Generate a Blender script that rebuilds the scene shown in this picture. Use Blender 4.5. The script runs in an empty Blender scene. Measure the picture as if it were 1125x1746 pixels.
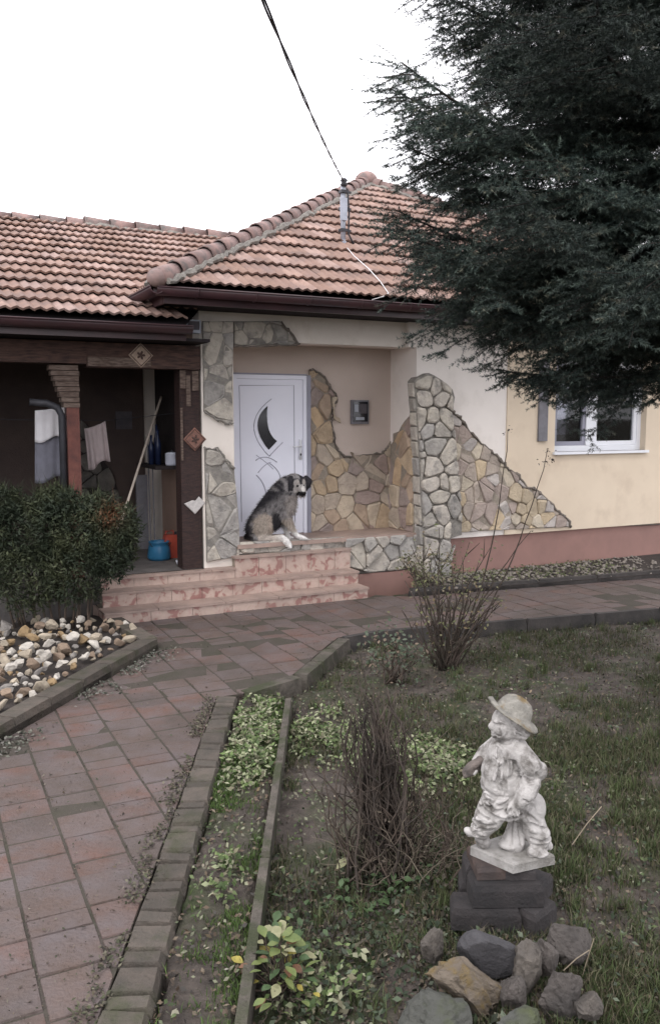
import bpy, bmesh, math, random
import numpy as np
from math import sin, cos, tan, atan, atan2, pi, radians, sqrt, degrees
from mathutils import Vector, Matrix, Euler
from mathutils.noise import fractal

SC = bpy.context.scene
COL = SC.collection
random.seed(7); RNG = np.random.default_rng(7)

# ------------------------------------------------------------------ camera
F = 1450.0; CAMH = 2.0; TH = atan((873 - 712) / F)
cam_d = bpy.data.cameras.new('camera'); cam = bpy.data.objects.new('camera', cam_d); COL.objects.link(cam)
cam.location = (0, 0, CAMH); cam.rotation_euler = (pi / 2 - TH, 0, 0)
cam_d.sensor_fit = 'VERTICAL'; cam_d.sensor_height = 36.0; cam_d.lens = 36.0 * F / 1746.0
cam_d.clip_start = 0.05; cam_d.clip_end = 2000
SC.camera = cam

# ------------------------------------------------------------------ world, sun, exposure
W_ = bpy.data.worlds.new('World'); SC.world = W_; W_.use_nodes = True
nt = W_.node_tree; nt.nodes.clear()
SUN_EL, SUN_ROT = radians(52), radians(205)
sky = nt.nodes.new('ShaderNodeTexSky'); sky.sky_type = 'NISHITA'; sky.sun_disc = False
sky.sun_elevation = SUN_EL; sky.sun_rotation = SUN_ROT; sky.dust_density = 4.0; sky.air_density = 1.0
hs = nt.nodes.new('ShaderNodeHueSaturation'); hs.inputs['Saturation'].default_value = 0.2
mixc = nt.nodes.new('ShaderNodeMix'); mixc.data_type = 'RGBA'; mixc.inputs[0].default_value = 0.80
mixc.inputs[7].default_value = (14.2, 14.05, 14.75, 1)      # even cloud deck
bgn = nt.nodes.new('ShaderNodeBackground'); bgn.inputs['Strength'].default_value = 0.1
won = nt.nodes.new('ShaderNodeOutputWorld')
nt.links.new(sky.outputs[0], hs.inputs['Color']); nt.links.new(hs.outputs[0], mixc.inputs[6])
nt.links.new(mixc.outputs[2], bgn.inputs['Color']); nt.links.new(bgn.outputs[0], won.inputs['Surface'])
sun_d = bpy.data.lights.new('sun', 'SUN'); sun_d.energy = 0.6; sun_d.angle = radians(25); sun_d.color = (1, .97, .93)
sun = bpy.data.objects.new('sun', sun_d); COL.objects.link(sun)
# sky rotation 205deg -> sun stands behind the camera, slightly to its left
sdir = Vector((sin(SUN_ROT) * cos(SUN_EL), cos(SUN_ROT) * cos(SUN_EL), sin(SUN_EL)))
sun.rotation_euler = sdir.to_track_quat('Z', 'Y').to_euler()
SC.view_settings.view_transform = 'Standard'; SC.view_settings.look = 'None'
SC.view_settings.exposure = 0.85; SC.view_settings.gamma = 1.0; SC.view_settings.use_curve_mapping = False
SC.render.engine = 'CYCLES'

# ------------------------------------------------------------------ geometry of the place
def ray(px, py):
    x = (px - 562.5) / F; y = -(py - 873) / F
    return np.array([x, cos(TH) + y * sin(TH), -sin(TH) + y * cos(TH)])
CP = np.array([0, 0, CAMH])
def G(px, py, z=0.0):
    r = ray(px, py); return CP + r * ((z - CAMH) / r[2])
def D(px, py, y):                                   # point at a given world y
    r = ray(px, py); return CP + r * (y / r[1])
AU = atan2(F / cos(TH), 3500 - 562.5)               # direction of the house front
UU = np.array([cos(AU), sin(AU), 0]); NN = np.array([-sin(AU), cos(AU), 0])
O = G(765, 986)
def FV(px, py, v=0.0):                              # (u, z) on the plane parallel to the front at depth v
    r = ray(px, py); t = np.dot(O + NN * v - CP, NN) / np.dot(r, NN); p = CP + r * t
    return float(np.dot(p - O, UU)), float(p[2])
def H2W(u, v, z): return O + UU * u + NN * v + np.array([0, 0, z])
def UVof(p): q = np.array([p[0], p[1], 0]) - O; return float(np.dot(q, UU)), float(np.dot(q, NN))

# ------------------------------------------------------------------ materials
def srgb(r, g, b):
    f = lambda c: (c / 255 / 12.92) if c / 255 <= .04045 else ((c / 255 + .055) / 1.055) ** 2.4
    return (f(r), f(g), f(b))
def mat(name, col, col2=None, rough=.85, scale=5.0, detail=6, bump=.25, bscale=60.0, rnd=0.0, attr=False,
        metallic=0.0, spec=.3, ramp=(.35, .65), third=None, tscale=1.5, tramp=(.55, .7), palette=None, coord='pos', stretch=None):
    m = bpy.data.materials.new(name); m.use_nodes = True; t = m.node_tree; N = t.nodes; L = t.links
    b = N['Principled BSDF']; b.inputs['Roughness'].default_value = rough; b.inputs['Metallic'].default_value = metallic
    b.inputs['Specular IOR Level'].default_value = spec
    if coord == 'pos':
        g = N.new('ShaderNodeNewGeometry'); co = g.outputs['Position']
    else:
        g = N.new('ShaderNodeTexCoord'); co = g.outputs['Object']
    if stretch:
        mp = N.new('ShaderNodeMapping'); mp.inputs['Scale'].default_value = stretch; L.new(co, mp.inputs['Vector']); co = mp.outputs[0]
    def noise(s, d=detail):
        n = N.new('ShaderNodeTexNoise'); n.inputs['Scale'].default_value = s; n.inputs['Detail'].default_value = d
        n.inputs['Roughness'].default_value = .62; L.new(co, n.inputs['Vector']); return n.outputs['Fac']
    def rampn(fac, lo, hi):
        r = N.new('ShaderNodeMapRange'); r.inputs[1].default_value = lo; r.inputs[2].default_value = hi; L.new(fac, r.inputs[0]); return r.outputs[0]
    def mix(fac, a, c, mode='MIX'):
        x = N.new('ShaderNodeMix'); x.data_type = 'RGBA'; x.blend_type = mode
        if isinstance(fac, float): x.inputs[0].default_value = fac
        else: L.new(fac, x.inputs[0])
        for i, w in ((6, a), (7, c)):
            if isinstance(w, tuple): x.inputs[i].default_value = (*w[:3], 1)
            else: L.new(w, x.inputs[i])
        return x.outputs[2]
    if attr:
        a = N.new('ShaderNodeAttribute'); a.attribute_name = 'Col'; c = a.outputs['Color']
        c = mix(rampn(noise(scale), *ramp), c, mix(1.0, c, (.7, .7, .7), 'MULTIPLY'))
    else:
        base = tuple(col)
        if palette:
            oi = N.new('ShaderNodeObjectInfo'); cr = N.new('ShaderNodeValToRGB'); cr.color_ramp.interpolation = 'CONSTANT'
            while len(cr.color_ramp.elements) < len(palette): cr.color_ramp.elements.new(.5)
            for i, p in enumerate(palette):
                cr.color_ramp.elements[i].position = i / len(palette); cr.color_ramp.elements[i].color = (*p, 1)
            L.new(oi.outputs['Random'], cr.inputs[0]); base = cr.outputs[0]
        if col2 is None:
            c2 = mix(1.0, base, (.68, .68, .70), 'MULTIPLY')
        else: c2 = tuple(col2)
        c = mix(rampn(noise(scale), *ramp), base, c2)
    if third is not None:
        c = mix(rampn(noise(tscale, 8), *tramp), c, tuple(third))
    if rnd:
        oi2 = N.new('ShaderNodeObjectInfo'); mr = N.new('ShaderNodeMapRange'); mr.inputs[3].default_value = 1 - rnd; mr.inputs[4].default_value = 1 + rnd
        L.new(oi2.outputs['Random'], mr.inputs[0]); hv = N.new('ShaderNodeHueSaturation'); L.new(mr.outputs[0], hv.inputs['Value']); L.new(c, hv.inputs['Color']); c = hv.outputs[0]
    if isinstance(c, tuple): b.inputs['Base Color'].default_value = (*c, 1)
    else: L.new(c, b.inputs['Base Color'])
    if bump:
        bp = N.new('ShaderNodeBump'); bp.inputs['Strength'].default_value = bump; bp.inputs['Distance'].default_value = .02
        L.new(noise(bscale, 8), bp.inputs['Height']); L.new(bp.outputs[0], b.inputs['Normal'])
    return m
M = {}
M['soil'] = mat('soil', (.105, .086, .074), (.052, .043, .037), scale=9, bump=1.0, bscale=38, third=(.046, .056, .026), tscale=2.4, tramp=(.47, .62))
M['bed_soil'] = mat('bed_soil', (.055, .045, .04), (.03, .026, .024), scale=8, bump=.8, bscale=70)
M['path_base'] = mat('path_base', (.074, .061, .053), (.055, .051, .037), scale=6, bump=.6)
M['paver'] = mat('paver', (.155, .12, .115), (.125, .102, .10), scale=5, bump=.7, bscale=48, rnd=.09, rough=.62, spec=.35,
                 third=(.078, .062, .053), tscale=1.5, tramp=(.47, .72), palette=[(.116, .082, .069), (.121, .077, .063), (.110, .083, .072), (.114, .080, .067), (.128, .073, .058)])
M['edging'] = mat('edging', (.105, .087, .073), (.072, .064, .054), scale=9, bump=.8, bscale=55, rnd=.18, third=(.055, .056, .034), tscale=5, tramp=(.5, .68))
M['kerb'] = mat('kerb', (.125, .108, .092), (.065, .058, .048), scale=11, bump=.9, bscale=45, third=(.05, .056, .030), tscale=4, tramp=(.46, .62))
M['dark_kerb'] = mat('dark_kerb', (.07, .062, .058), (.035, .033, .032), scale=6, bump=.4)
M['tread'] = mat('tread', (.36, .265, .225), (.25, .19, .165), scale=6, bump=.15, rough=.5)
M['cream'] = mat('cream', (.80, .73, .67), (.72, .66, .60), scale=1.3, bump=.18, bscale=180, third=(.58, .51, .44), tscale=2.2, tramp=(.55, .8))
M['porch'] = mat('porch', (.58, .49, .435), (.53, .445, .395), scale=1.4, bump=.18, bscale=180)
M['white_plaster'] = mat('white_plaster', (.82, .765, .72), (.755, .70, .655), scale=1.1, bump=.15, bscale=160, third=(.62, .57, .52), tscale=2.4, tramp=(.52, .85))
M['peach'] = mat('peach', (.70, .59, .46), (.64, .535, .415), scale=1.4, bump=.18, bscale=160, third=(.56, .455, .35), tscale=2.0, tramp=(.55, .8))
M['plinth'] = mat('plinth', (.30, .175, .15), (.25, .15, .13), scale=2.2, bump=.25, bscale=120, third=(.24, .145, .125), tscale=2.4, tramp=(.55, .8))
M['mortar'] = mat('mortar', (.35, .305, .25), (.24, .205, .17), scale=14, bump=.8, bscale=80)
M['shadow_rim'] = mat('shadow_rim', (.24, .205, .175), (.12, .105, .092), scale=14, bump=.8, bscale=80)  # dark tone paints the shadow line of the plaster lips
M['grey_mortar'] = mat('grey_mortar', (.29, .27, .24), (.18, .168, .155), scale=14, bump=.8, bscale=80)
M['stone_warm'] = mat('stone_warm', (.3, .24, .17), scale=7, bump=1.0, bscale=24, rnd=.10, ramp=(.4, .75),
    palette=[(.50, .385, .265), (.44, .335, .25), (.35, .27, .235), (.54, .45, .345), (.34, .265, .235), (.44, .37, .30), (.49, .36, .235), (.30, .245, .22)])
M['stone_slope'] = mat('stone_slope', (.3, .24, .17), scale=7, bump=1.0, bscale=24, rnd=.12, ramp=(.4, .75),
    palette=[(.52, .43, .31), (.46, .39, .33), (.40, .34, .29), (.54, .47, .37), (.39, .32, .28), (.44, .40, .37), (.50, .40, .275)])
M['stone_grey'] = mat('stone_grey', (.3, .27, .22), scale=9, bump=1.2, bscale=22, rnd=.15, ramp=(.38, .7),
    palette=[(.46, .425, .375), (.40, .375, .34), (.50, .455, .39), (.36, .34, .315), (.44, .40, .35)], third=(.15, .145, .14), tscale=7, tramp=(.54, .74))
M['tile'] = mat('tile', (.30, .175, .145), scale=4, bump=.3, bscale=50, rnd=.2, third=(.21, .155, .14), tscale=4, tramp=(.50, .78),
    palette=[(.33, .215, .172), (.295, .19, .15), (.355, .238, .195), (.265, .172, .14), (.315, .22, .188)])
M['ridge'] = mat('ridge', (.31, .205, .185), (.21, .155, .145), scale=7, bump=.3, rnd=.15, third=(.13, .12, .115), tscale=6, tramp=(.5, .68))
M['dark_wood'] = mat('dark_wood', (.055, .030, .026), (.022, .014, .014), scale=5, bump=.5, bscale=30, stretch=(3, 3, 14), rough=.6)
M['weathered'] = mat('weathered', (.19, .145, .12), (.07, .045, .037), scale=6, bump=.5, bscale=30, stretch=(2, 2, 12))
M['beam_wood'] = mat('beam_wood', (.105, .058, .045), (.035, .021, .019), scale=4, bump=.5, bscale=30, stretch=(2.0, 2.0, 16), rough=.6)
M['red_wood'] = mat('red_wood', (.15, .055, .042), (.075, .030, .026), scale=6, bump=.3, bscale=30, rough=.55)
M['gutter'] = mat('gutter', (.062, .027, .031), (.038, .02, .024), scale=3, bump=.06, rough=.38, spec=.5)
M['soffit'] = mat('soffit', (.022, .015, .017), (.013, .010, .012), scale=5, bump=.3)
M['door'] = mat('door', (.80, .81, .90), (.76, .77, .86), scale=1.5, bump=.03, bscale=200, rough=.35, spec=.5)
M['door_line'] = mat('door_line', (.40, .40, .47), (.36, .36, .42), scale=2, bump=0, rough=.4)
M['frame_grey'] = mat('frame_grey', (.30, .30, .36), (.24, .24, .29), scale=2, bump=0, rough=.4)
M['pvc'] = mat('pvc', (.78, .79, .83), (.72, .73, .77), scale=2, bump=.03, rough=.3, spec=.5)
M['glass_dark'] = mat('glass_dark', (.012, .013, .018), (.02, .02, .026), scale=4, bump=0, rough=.08, spec=.6)
M['curtain'] = mat('curtain', (.42, .42, .46), (.30, .30, .34), scale=5, bump=.2, stretch=(14, 14, .6), rough=.9)
M['metal'] = mat('metal', (.42, .44, .50), (.33, .35, .40), scale=8, bump=.1, rough=.45, metallic=.35)
M['dark_metal'] = mat('dark_metal', (.05, .05, .058), (.03, .03, .035), scale=8, bump=.1, rough=.5)
M['cable'] = mat('cable', (.035, .035, .042), (.02, .02, .025), scale=10, bump=.1, rough=.6)
M['white_wire'] = mat('white_wire', (.7, .68, .68), (.6, .58, .58), scale=10, bump=0, rough=.5)
M['slot'] = mat('slot', (.10, .09, .10), (.07, .065, .075), scale=8, bump=.1)
M['rail_grey'] = mat('rail_grey', (.22, .215, .235), (.16, .155, .17), scale=8, bump=.2)
M['bark'] = mat('bark', (.075, .058, .048), (.035, .028, .025), scale=9, bump=.9, bscale=25)
M['attr'] = mat('leaf_attr', (0, 0, 0), attr=True, scale=9, bump=0, rough=.7, spec=.25)
M['needles'] = mat('needles', (0, 0, 0), attr=True, scale=6, bump=0, rough=.6, spec=.3, rnd=.42)
M['fur'] = mat('fur_attr', (0, 0, 0), attr=True, scale=40, bump=.3, bscale=120, rough=.95, spec=.1)
M['stem'] = mat('stem', (.085, .062, .048), (.05, .04, .033), scale=14, bump=.3)
M['cane'] = mat('cane', (.075, .055, .046), (.04, .034, .026), scale=10, bump=.3)
M['reed'] = mat('reed', (.075, .058, .047), (.033, .027, .024), scale=10, bump=.3)
M['statue'] = mat('statue', (.44, .42, .405), (.25, .235, .22), scale=16, bump=.4, bscale=110, ramp=(.42, .72), third=(.11, .10, .09), tscale=15, tramp=(.51, .67), coord='obj')
M['statue_hat'] = mat('statue_hat', (.27, .255, .225), (.15, .142, .125), scale=22, bump=.5, bscale=90, third=(.17, .125, .065), tscale=13, tramp=(.52, .66), coord='obj')
M['statue_base'] = mat('statue_base', (.36, .345, .33), (.20, .19, .175), scale=12, bump=.4, bscale=90, third=(.12, .11, .095), tscale=9, tramp=(.55, .72), coord='obj')
M['held'] = mat('held', (.17, .14, .125), (.08, .07, .065), scale=25, bump=.5, bscale=90, coord='obj')
M['ped'] = mat('pedestal_brick', (.048, .042, .042), (.03, .028, .029), scale=9, bump=.5, bscale=60, rnd=.2)
M['ped_red'] = mat('pedestal_red', (.085, .06, .052), (.045, .036, .034), scale=9, bump=.5, bscale=60)
M['ped_top'] = mat('pedestal_light', (.12, .105, .095), (.06, .055, .05), scale=9, bump=.5, bscale=60)
M['rock_slate'] = mat('rock_slate', (.070, .067, .071), (.045, .043, .046), scale=5, bump=.8, bscale=28, third=(.12, .115, .12), tscale=9, tramp=(.62, .75))
M['rock_tan'] = mat('rock_tan', (.13, .112, .095), (.07, .062, .056), scale=7, bump=.8, bscale=28)
M['rock_brown'] = mat('rock_brown', (.088, .076, .069), (.05, .045, .042), scale=7, bump=.8, bscale=28)
M['rock_moss'] = mat('rock_moss', (.16, .13, .10), (.075, .062, .05), scale=9, bump=.8, bscale=28, third=(.17, .115, .035), tscale=9, tramp=(.5, .7))
M['rock_green'] = mat('rock_green', (.085, .085, .075), (.048, .05, .045), scale=5, bump=.8, bscale=28, third=(.07, .08, .04), tscale=5, tramp=(.5, .68))
M['white_rock'] = mat('white_rock', (.62, .55, .44), scale=14, bump=.6, bscale=50, rnd=.15, palette=[(.56, .51, .43), (.52, .43, .30), (.44, .30, .16), (.60, .55, .48), (.58, .55, .49), (.36, .27, .18), (.50, .42, .25)])
WRK = [('white_stone', (.52, .48, .42), 'small whitish'), ('cream_stone', (.40, .34, .26), 'small cream'), ('tan_stone', (.27, .20, .145), 'small tan'), ('ochre_stone', (.30, .21, .115), 'small ochre'), ('grey_stone', (.24, .22, .20), 'small grey')]
for n_, c_, l_ in WRK: M[n_] = mat(n_, c_, scale=14, bump=.6, bscale=50, rnd=.12)
M['gravel'] = mat('gravel', (.34, .30, .26), (.15, .135, .12), scale=25, bump=.5, rnd=.2)
M['dim_stone'] = mat('dim_stone', (.15, .135, .12), (.08, .075, .07), scale=6, bump=.6, rnd=.2)
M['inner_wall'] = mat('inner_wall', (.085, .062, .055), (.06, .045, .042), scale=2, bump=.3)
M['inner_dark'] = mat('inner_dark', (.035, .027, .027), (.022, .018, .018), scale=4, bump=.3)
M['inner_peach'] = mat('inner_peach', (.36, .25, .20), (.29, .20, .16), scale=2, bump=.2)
M['concrete'] = mat('concrete', (.14, .125, .12), (.085, .078, .075), scale=5, bump=.4)
M['towel'] = mat('towel', (.50, .42, .42), (.43, .36, .36), scale=8, bump=.3, bscale=200)
M['white_cloth'] = mat('white_cloth', (.75, .73, .75), (.68, .66, .68), scale=8, bump=.2, bscale=200)
M['grey_cloth'] = mat('grey_cloth', (.20, .20, .24), (.16, .16, .19), scale=8, bump=.3, bscale=200)
M['blue'] = mat('blue_plastic', (.03, .16, .30), (.025, .13, .25), scale=5, bump=.05, rough=.4, spec=.5)
M['red'] = mat('red_plastic', (.42, .075, .045), (.34, .06, .04), scale=5, bump=.05, rough=.4, spec=.5)
M['pale_wood'] = mat('pale_wood', (.50, .43, .37), (.40, .34, .29), scale=10, bump=.1)
M['straw'] = mat('straw', (.24, .20, .145), (.16, .13, .095), scale=10, bump=.1)
M['white_pot'] = mat('white_pot', (.62, .64, .72), (.52, .54, .62), scale=6, bump=.05, rough=.35)
M['bottle'] = mat('bottle_blue', (.02, .03, .07), (.015, .02, .05), scale=6, bump=0, rough=.2)
M['plaque_light'] = mat('plaque_light', (.42, .33, .26), (.28, .21, .17), scale=30, bump=.5, bscale=60)
M['plaque_red'] = mat('plaque_red', (.26, .13, .10), (.15, .085, .07), scale=30, bump=.5, bscale=60)
M['plaque_white'] = mat('plaque_white', (.55, .52, .50), (.42, .40, .39), scale=30, bump=.3, bscale=60)
M['plaque_dark'] = mat('plaque_dark', (.10, .095, .10), (.06, .06, .065), scale=30, bump=.5, bscale=60)
M['relief'] = mat('relief', (.10, .06, .05), (.06, .04, .035), scale=30, bump=.3)
M['eye'] = mat('eye', (.012, .010, .010), (.01, .009, .009), scale=5, bump=0, rough=.15, spec=.6)
M['rose_tile'] = None
# rose marble cladding of the steps: pink ground, red flowers of vein
def marble():
    m = bpy.data.materials.new('rose_marble'); m.use_nodes = True; t = m.node_tree; N = t.nodes; L = t.links; b = N['Principled BSDF']
    b.inputs['Roughness'].default_value = .45
    g = N.new('ShaderNodeNewGeometry'); oi = N.new('ShaderNodeObjectInfo')
    add = N.new('ShaderNodeVectorMath'); add.operation = 'ADD'; L.new(g.outputs['Position'], add.inputs[0])
    sc = N.new('ShaderNodeVectorMath'); sc.operation = 'SCALE'; L.new(oi.outputs['Location'], sc.inputs[0]); sc.inputs['Scale'].default_value = 7.3; L.new(sc.outputs[0], add.inputs[1])
    n = N.new('ShaderNodeTexNoise'); n.inputs['Scale'].default_value = 9.5; n.inputs['Detail'].default_value = 6; n.inputs['Distortion'].default_value = .7; L.new(add.outputs[0], n.inputs['Vector'])
    cr = N.new('ShaderNodeValToRGB'); e = cr.color_ramp.elements
    e[0].position = .40; e[0].color = (.45, .345, .295, 1); e[1].position = .54; e[1].color = (.39, .29, .245, 1)
    x = e.new(.585); x.color = (.29, .155, .135, 1); x = e.new(.70); x.color = (.25, .125, .11, 1); x = e.new(.30); x.color = (.42, .29, .255, 1)
    L.new(n.outputs['Fac'], cr.inputs[0])
    n2 = N.new('ShaderNodeTexNoise'); n2.inputs['Scale'].default_value = 3.0; n2.inputs['Detail'].default_value = 8; L.new(g.outputs['Position'], n2.inputs['Vector'])
    mr = N.new('ShaderNodeMapRange'); mr.inputs[1].default_value = .5; mr.inputs[2].default_value = .75; mr.inputs[4].default_value = .55; L.new(n2.outputs['Fac'], mr.inputs[0])
    x = N.new('ShaderNodeMix'); x.data_type = 'RGBA'; L.new(mr.outputs[0], x.inputs[0]); L.new(cr.outputs[0], x.inputs[6]); x.inputs[7].default_value = (.22, .15, .13, 1)
    L.new(x.outputs[2], b.inputs['Base Color']); return m
M['rose_tile'] = marble()

# ------------------------------------------------------------------ object helpers
class MB:
    def __init__(s): s.v = []; s.f = []; s.c = []
    def add(s, vs, fs, col=None):
        o = len(s.v); s.v += [tuple(map(float, p)) for p in vs]; s.f += [tuple(i + o for i in f) for f in fs]
        if col is not None: s.c += [col] * len(vs)
    def box(s, x0, x1, y0, y1, z0, z1, M4=None):
        vs = [(x, y, z) for z in (z0, z1) for y in (y0, y1) for x in (x0, x1)]
        if M4 is not None: vs = [tuple(M4 @ Vector(p)) for p in vs]
        s.add(vs, [(0, 2, 3, 1), (4, 5, 7, 6), (0, 1, 5, 4), (2, 6, 7, 3), (0, 4, 6, 2), (1, 3, 7, 5)])
    def tube(s, pts, rad, n=8, cap=True):
        pts = [Vector(p) for p in pts]; rad = rad if hasattr(rad, '__len__') else [rad] * len(pts)
        vs = []; fs = []; ref = None
        for i, p in enumerate(pts):
            t = (pts[min(i + 1, len(pts) - 1)] - pts[max(i - 1, 0)]).normalized()
            if ref is None: ref = Vector((0, 0, 1)) if abs(t.z) < .9 else Vector((1, 0, 0))
            a = t.cross(ref).normalized(); b = t.cross(a).normalized(); ref = -b if False else ref
            for k in range(n):
                q = 2 * pi * k / n; vs.append(p + (a * cos(q) + b * sin(q)) * rad[i])
        for i in range(len(pts) - 1):
            for k in range(n):
                fs.append((i * n + k, i * n + (k + 1) % n, (i + 1) * n + (k + 1) % n, (i + 1) * n + k))
        if cap: fs.append(tuple(range(n - 1, -1, -1))); fs.append(tuple((len(pts) - 1) * n + k for k in range(n)))
        s.add(vs, fs)
    def lathe(s, prof, n=16, c=(0, 0, 0)):
        vs = [(c[0] + r * cos(2 * pi * k / n), c[1] + r * sin(2 * pi * k / n), c[2] + z) for r, z in prof for k in range(n)]; fs = []
        for i in range(len(prof) - 1):
            for k in range(n): fs.append((i * n + k, i * n + (k + 1) % n, (i + 1) * n + (k + 1) % n, (i + 1) * n + k))
        s.add(vs, fs)
    def ell(s, c, r, rot=None, n=12):
        vs = []; fs = []
        R = rot.to_matrix() if rot else Matrix.Identity(3)
        for i in range(n + 1):
            th = pi * i / n
            for k in range(n):
                p = Vector((r[0] * sin(th) * cos(2 * pi * k / n), r[1] * sin(th) * sin(2 * pi * k / n), r[2] * cos(th)))
                vs.append(Vector(c) + R @ p)
        for i in range(n):
            for k in range(n): fs.append((i * n + k, i * n + n * 0 + (k + 1) % n, (i + 1) * n + (k + 1) % n, (i + 1) * n + k))
        s.add(vs, fs)
    def cap(s, a, b, ra, rb, n=12):                  # tapered capsule
        a, b = Vector(a), Vector(b); s.tube([a, b], [ra, rb], n); s.ell(a, (ra,) * 3, n=n); s.ell(b, (rb,) * 3, n=n)
    def chain(s, pts, rad, n=12):
        for i in range(len(pts) - 1): s.cap(pts[i], pts[i + 1], rad[i], rad[i + 1], n)
    def mesh(s, name, m=None, smooth=False):
        me = bpy.data.meshes.new(name); me.from_pydata(s.v, [], s.f); me.update()
        if m: me.materials.append(m)
        if s.c and len(s.c) == len(s.v):
            at = me.color_attributes.new('Col', 'FLOAT_COLOR', 'POINT')
            at.data.foreach_set('color', np.array([(*c, 1) for c in s.c], dtype=np.float32).ravel())
        if smooth: me.polygons.foreach_set('use_smooth', [True] * len(me.polygons))
        return me
def link(name, me, parent=None, loc=(0, 0, 0), rot=None, scale=None, **props):
    o = bpy.data.objects.new(name, me); COL.objects.link(o)
    if parent: o.parent = parent
    o.location = loc
    if rot is not None: o.rotation_euler = rot
    if scale is not None: o.scale = scale if hasattr(scale, '__len__') else (scale,) * 3
    for k, v in props.items(): o[k] = v
    return o
def build(mb, name, m, parent=None, smooth=False, **props):
    return link(name, mb.mesh(name, m, smooth), parent, **props)
def bx(name, m, parent, *b, **props):
    mb = MB(); mb.box(*b); return build(mb, name, m, parent, **props)
def thing(name, label, cat, loc=(0, 0, 0), rz=0.0, group=None):
    o = bpy.data.objects.new(name, None); COL.objects.link(o); o.location = loc; o.rotation_euler = (0, 0, rz)
    o.empty_display_size = .2; o['label'] = label; o['category'] = cat
    if group: o['group'] = group
    return o
def np_mesh(name, V, Fc, cols=None, m=None, smooth=False):
    """V (n,3), Fc (k,3 or 4) numpy -> mesh"""
    me = bpy.data.meshes.new(name); n, k = len(V), Fc.shape[1]
    me.vertices.add(n); me.vertices.foreach_set('co', np.asarray(V, np.float32).ravel())
    me.loops.add(Fc.size); me.loops.foreach_set('vertex_index', Fc.astype(np.int32).ravel())
    me.polygons.add(len(Fc)); me.polygons.foreach_set('loop_start', np.arange(0, Fc.size, k, dtype=np.int32)); me.polygons.foreach_set('loop_total', np.full(len(Fc), k, np.int32))
    me.update(calc_edges=True)
    if cols is not None:
        at = me.color_attributes.new('Col', 'FLOAT_COLOR', 'POINT'); c = np.ones((n, 4), np.float32); c[:, :3] = cols; at.data.foreach_set('color', c.ravel())
    if m: me.materials.append(m)
    if smooth: me.polygons.foreach_set('use_smooth', [True] * len(me.polygons))
    return me
def remesh(mb, name, voxel, m, smooth_it=2):
    tmp = bpy.data.objects.new('tmp', mb.mesh('tmp')); COL.objects.link(tmp)
    r = tmp.modifiers.new('r', 'REMESH'); r.mode = 'VOXEL'; r.voxel_size = voxel
    s = tmp.modifiers.new('s', 'SMOOTH'); s.iterations = smooth_it; s.factor = .5
    dg = bpy.context.evaluated_depsgraph_get(); me = bpy.data.meshes.new_from_object(tmp.evaluated_get(dg))
    old = tmp.data; bpy.data.objects.remove(tmp); bpy.data.meshes.remove(old)
    me.name = name; me.materials.clear(); me.materials.append(m); me.polygons.foreach_set('use_smooth', [True] * len(me.polygons)); return me
# cheap value noise in numpy
_P = np.random.default_rng(3).random((64, 64))
def vnoise(x, y, s=1.0):
    x = np.asarray(x) * s; y = np.asarray(y) * s; xi = np.floor(x).astype(int); yi = np.floor(y).astype(int); fx = x - xi; fy = y - yi
    fx = fx * fx * (3 - 2 * fx); fy = fy * fy * (3 - 2 * fy); g = lambda a, b: _P[a % 64, b % 64]
    return (g(xi, yi) * (1 - fx) + g(xi + 1, yi) * fx) * (1 - fy) + (g(xi, yi + 1) * (1 - fx) + g(xi + 1, yi + 1) * fx) * fy
def fnoise(x, y, s=1.0): return .55 * vnoise(x, y, s) + .3 * vnoise(x + 7.3, y + 1.9, s * 2.3) + .15 * vnoise(x + 3.1, y + 9.7, s * 5.1)
def inpoly(x, y, poly):
    x = np.asarray(x); y = np.asarray(y); r = np.zeros(x.shape, bool); n = len(poly)
    for i in range(n):
        (x0, y0), (x1, y1) = poly[i], poly[(i + 1) % n]
        c = ((y0 > y) != (y1 > y)) & (x < (x1 - x0) * (y - y0) / ((y1 - y0) or 1e-9) + x0); r ^= c
    return r
def clip_half(poly, a, b, c):                        # keep a*x+b*y<=c
    out = []
    for i in range(len(poly)):
        p, q = poly[i], poly[(i + 1) % len(poly)]; dp = a * p[0] + b * p[1] - c; dq = a * q[0] + b * q[1] - c
        if dp <= 0: out.append(p)
        if dp * dq < 0:
            t = dp / (dp - dq); out.append((p[0] + (q[0] - p[0]) * t, p[1] + (q[1] - p[1]) * t))
    return out
def clip_convex(sub, conv):                          # subject may be concave, conv is convex and anticlockwise
    for i in range(len(conv)):
        p, q = conv[i], conv[(i + 1) % len(conv)]; a = q[1] - p[1]; b = -(q[0] - p[0]); sub = clip_half(sub, a, b, a * p[0] + b * p[1])
        if len(sub) < 3: return []
    return sub
def area(p): return .5 * sum(p[i][0] * p[(i + 1) % len(p)][1] - p[(i + 1) % len(p)][0] * p[i][1] for i in range(len(p)))
def clean(p, eps=.004):
    out = []
    for q in p:
        if not out or (q[0] - out[-1][0]) ** 2 + (q[1] - out[-1][1]) ** 2 > eps * eps: out.append(q)
    if len(out) > 2 and (out[0][0] - out[-1][0]) ** 2 + (out[0][1] - out[-1][1]) ** 2 < eps * eps: out.pop()
    return out
def inset(p, d):                                     # inset of an anticlockwise convex-ish polygon by half planes
    q = p
    for i in range(len(p)):
        a, b = p[i], p[(i + 1) % len(p)]; ex, ey = b[0] - a[0], b[1] - a[1]; l = sqrt(ex * ex + ey * ey)
        if l < 1e-6: continue
        nx, ny = ey / l, -ex / l; q = clip_half(q, nx, ny, nx * a[0] + ny * a[1] - d)
        if len(q) < 3: return []
    return q
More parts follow.
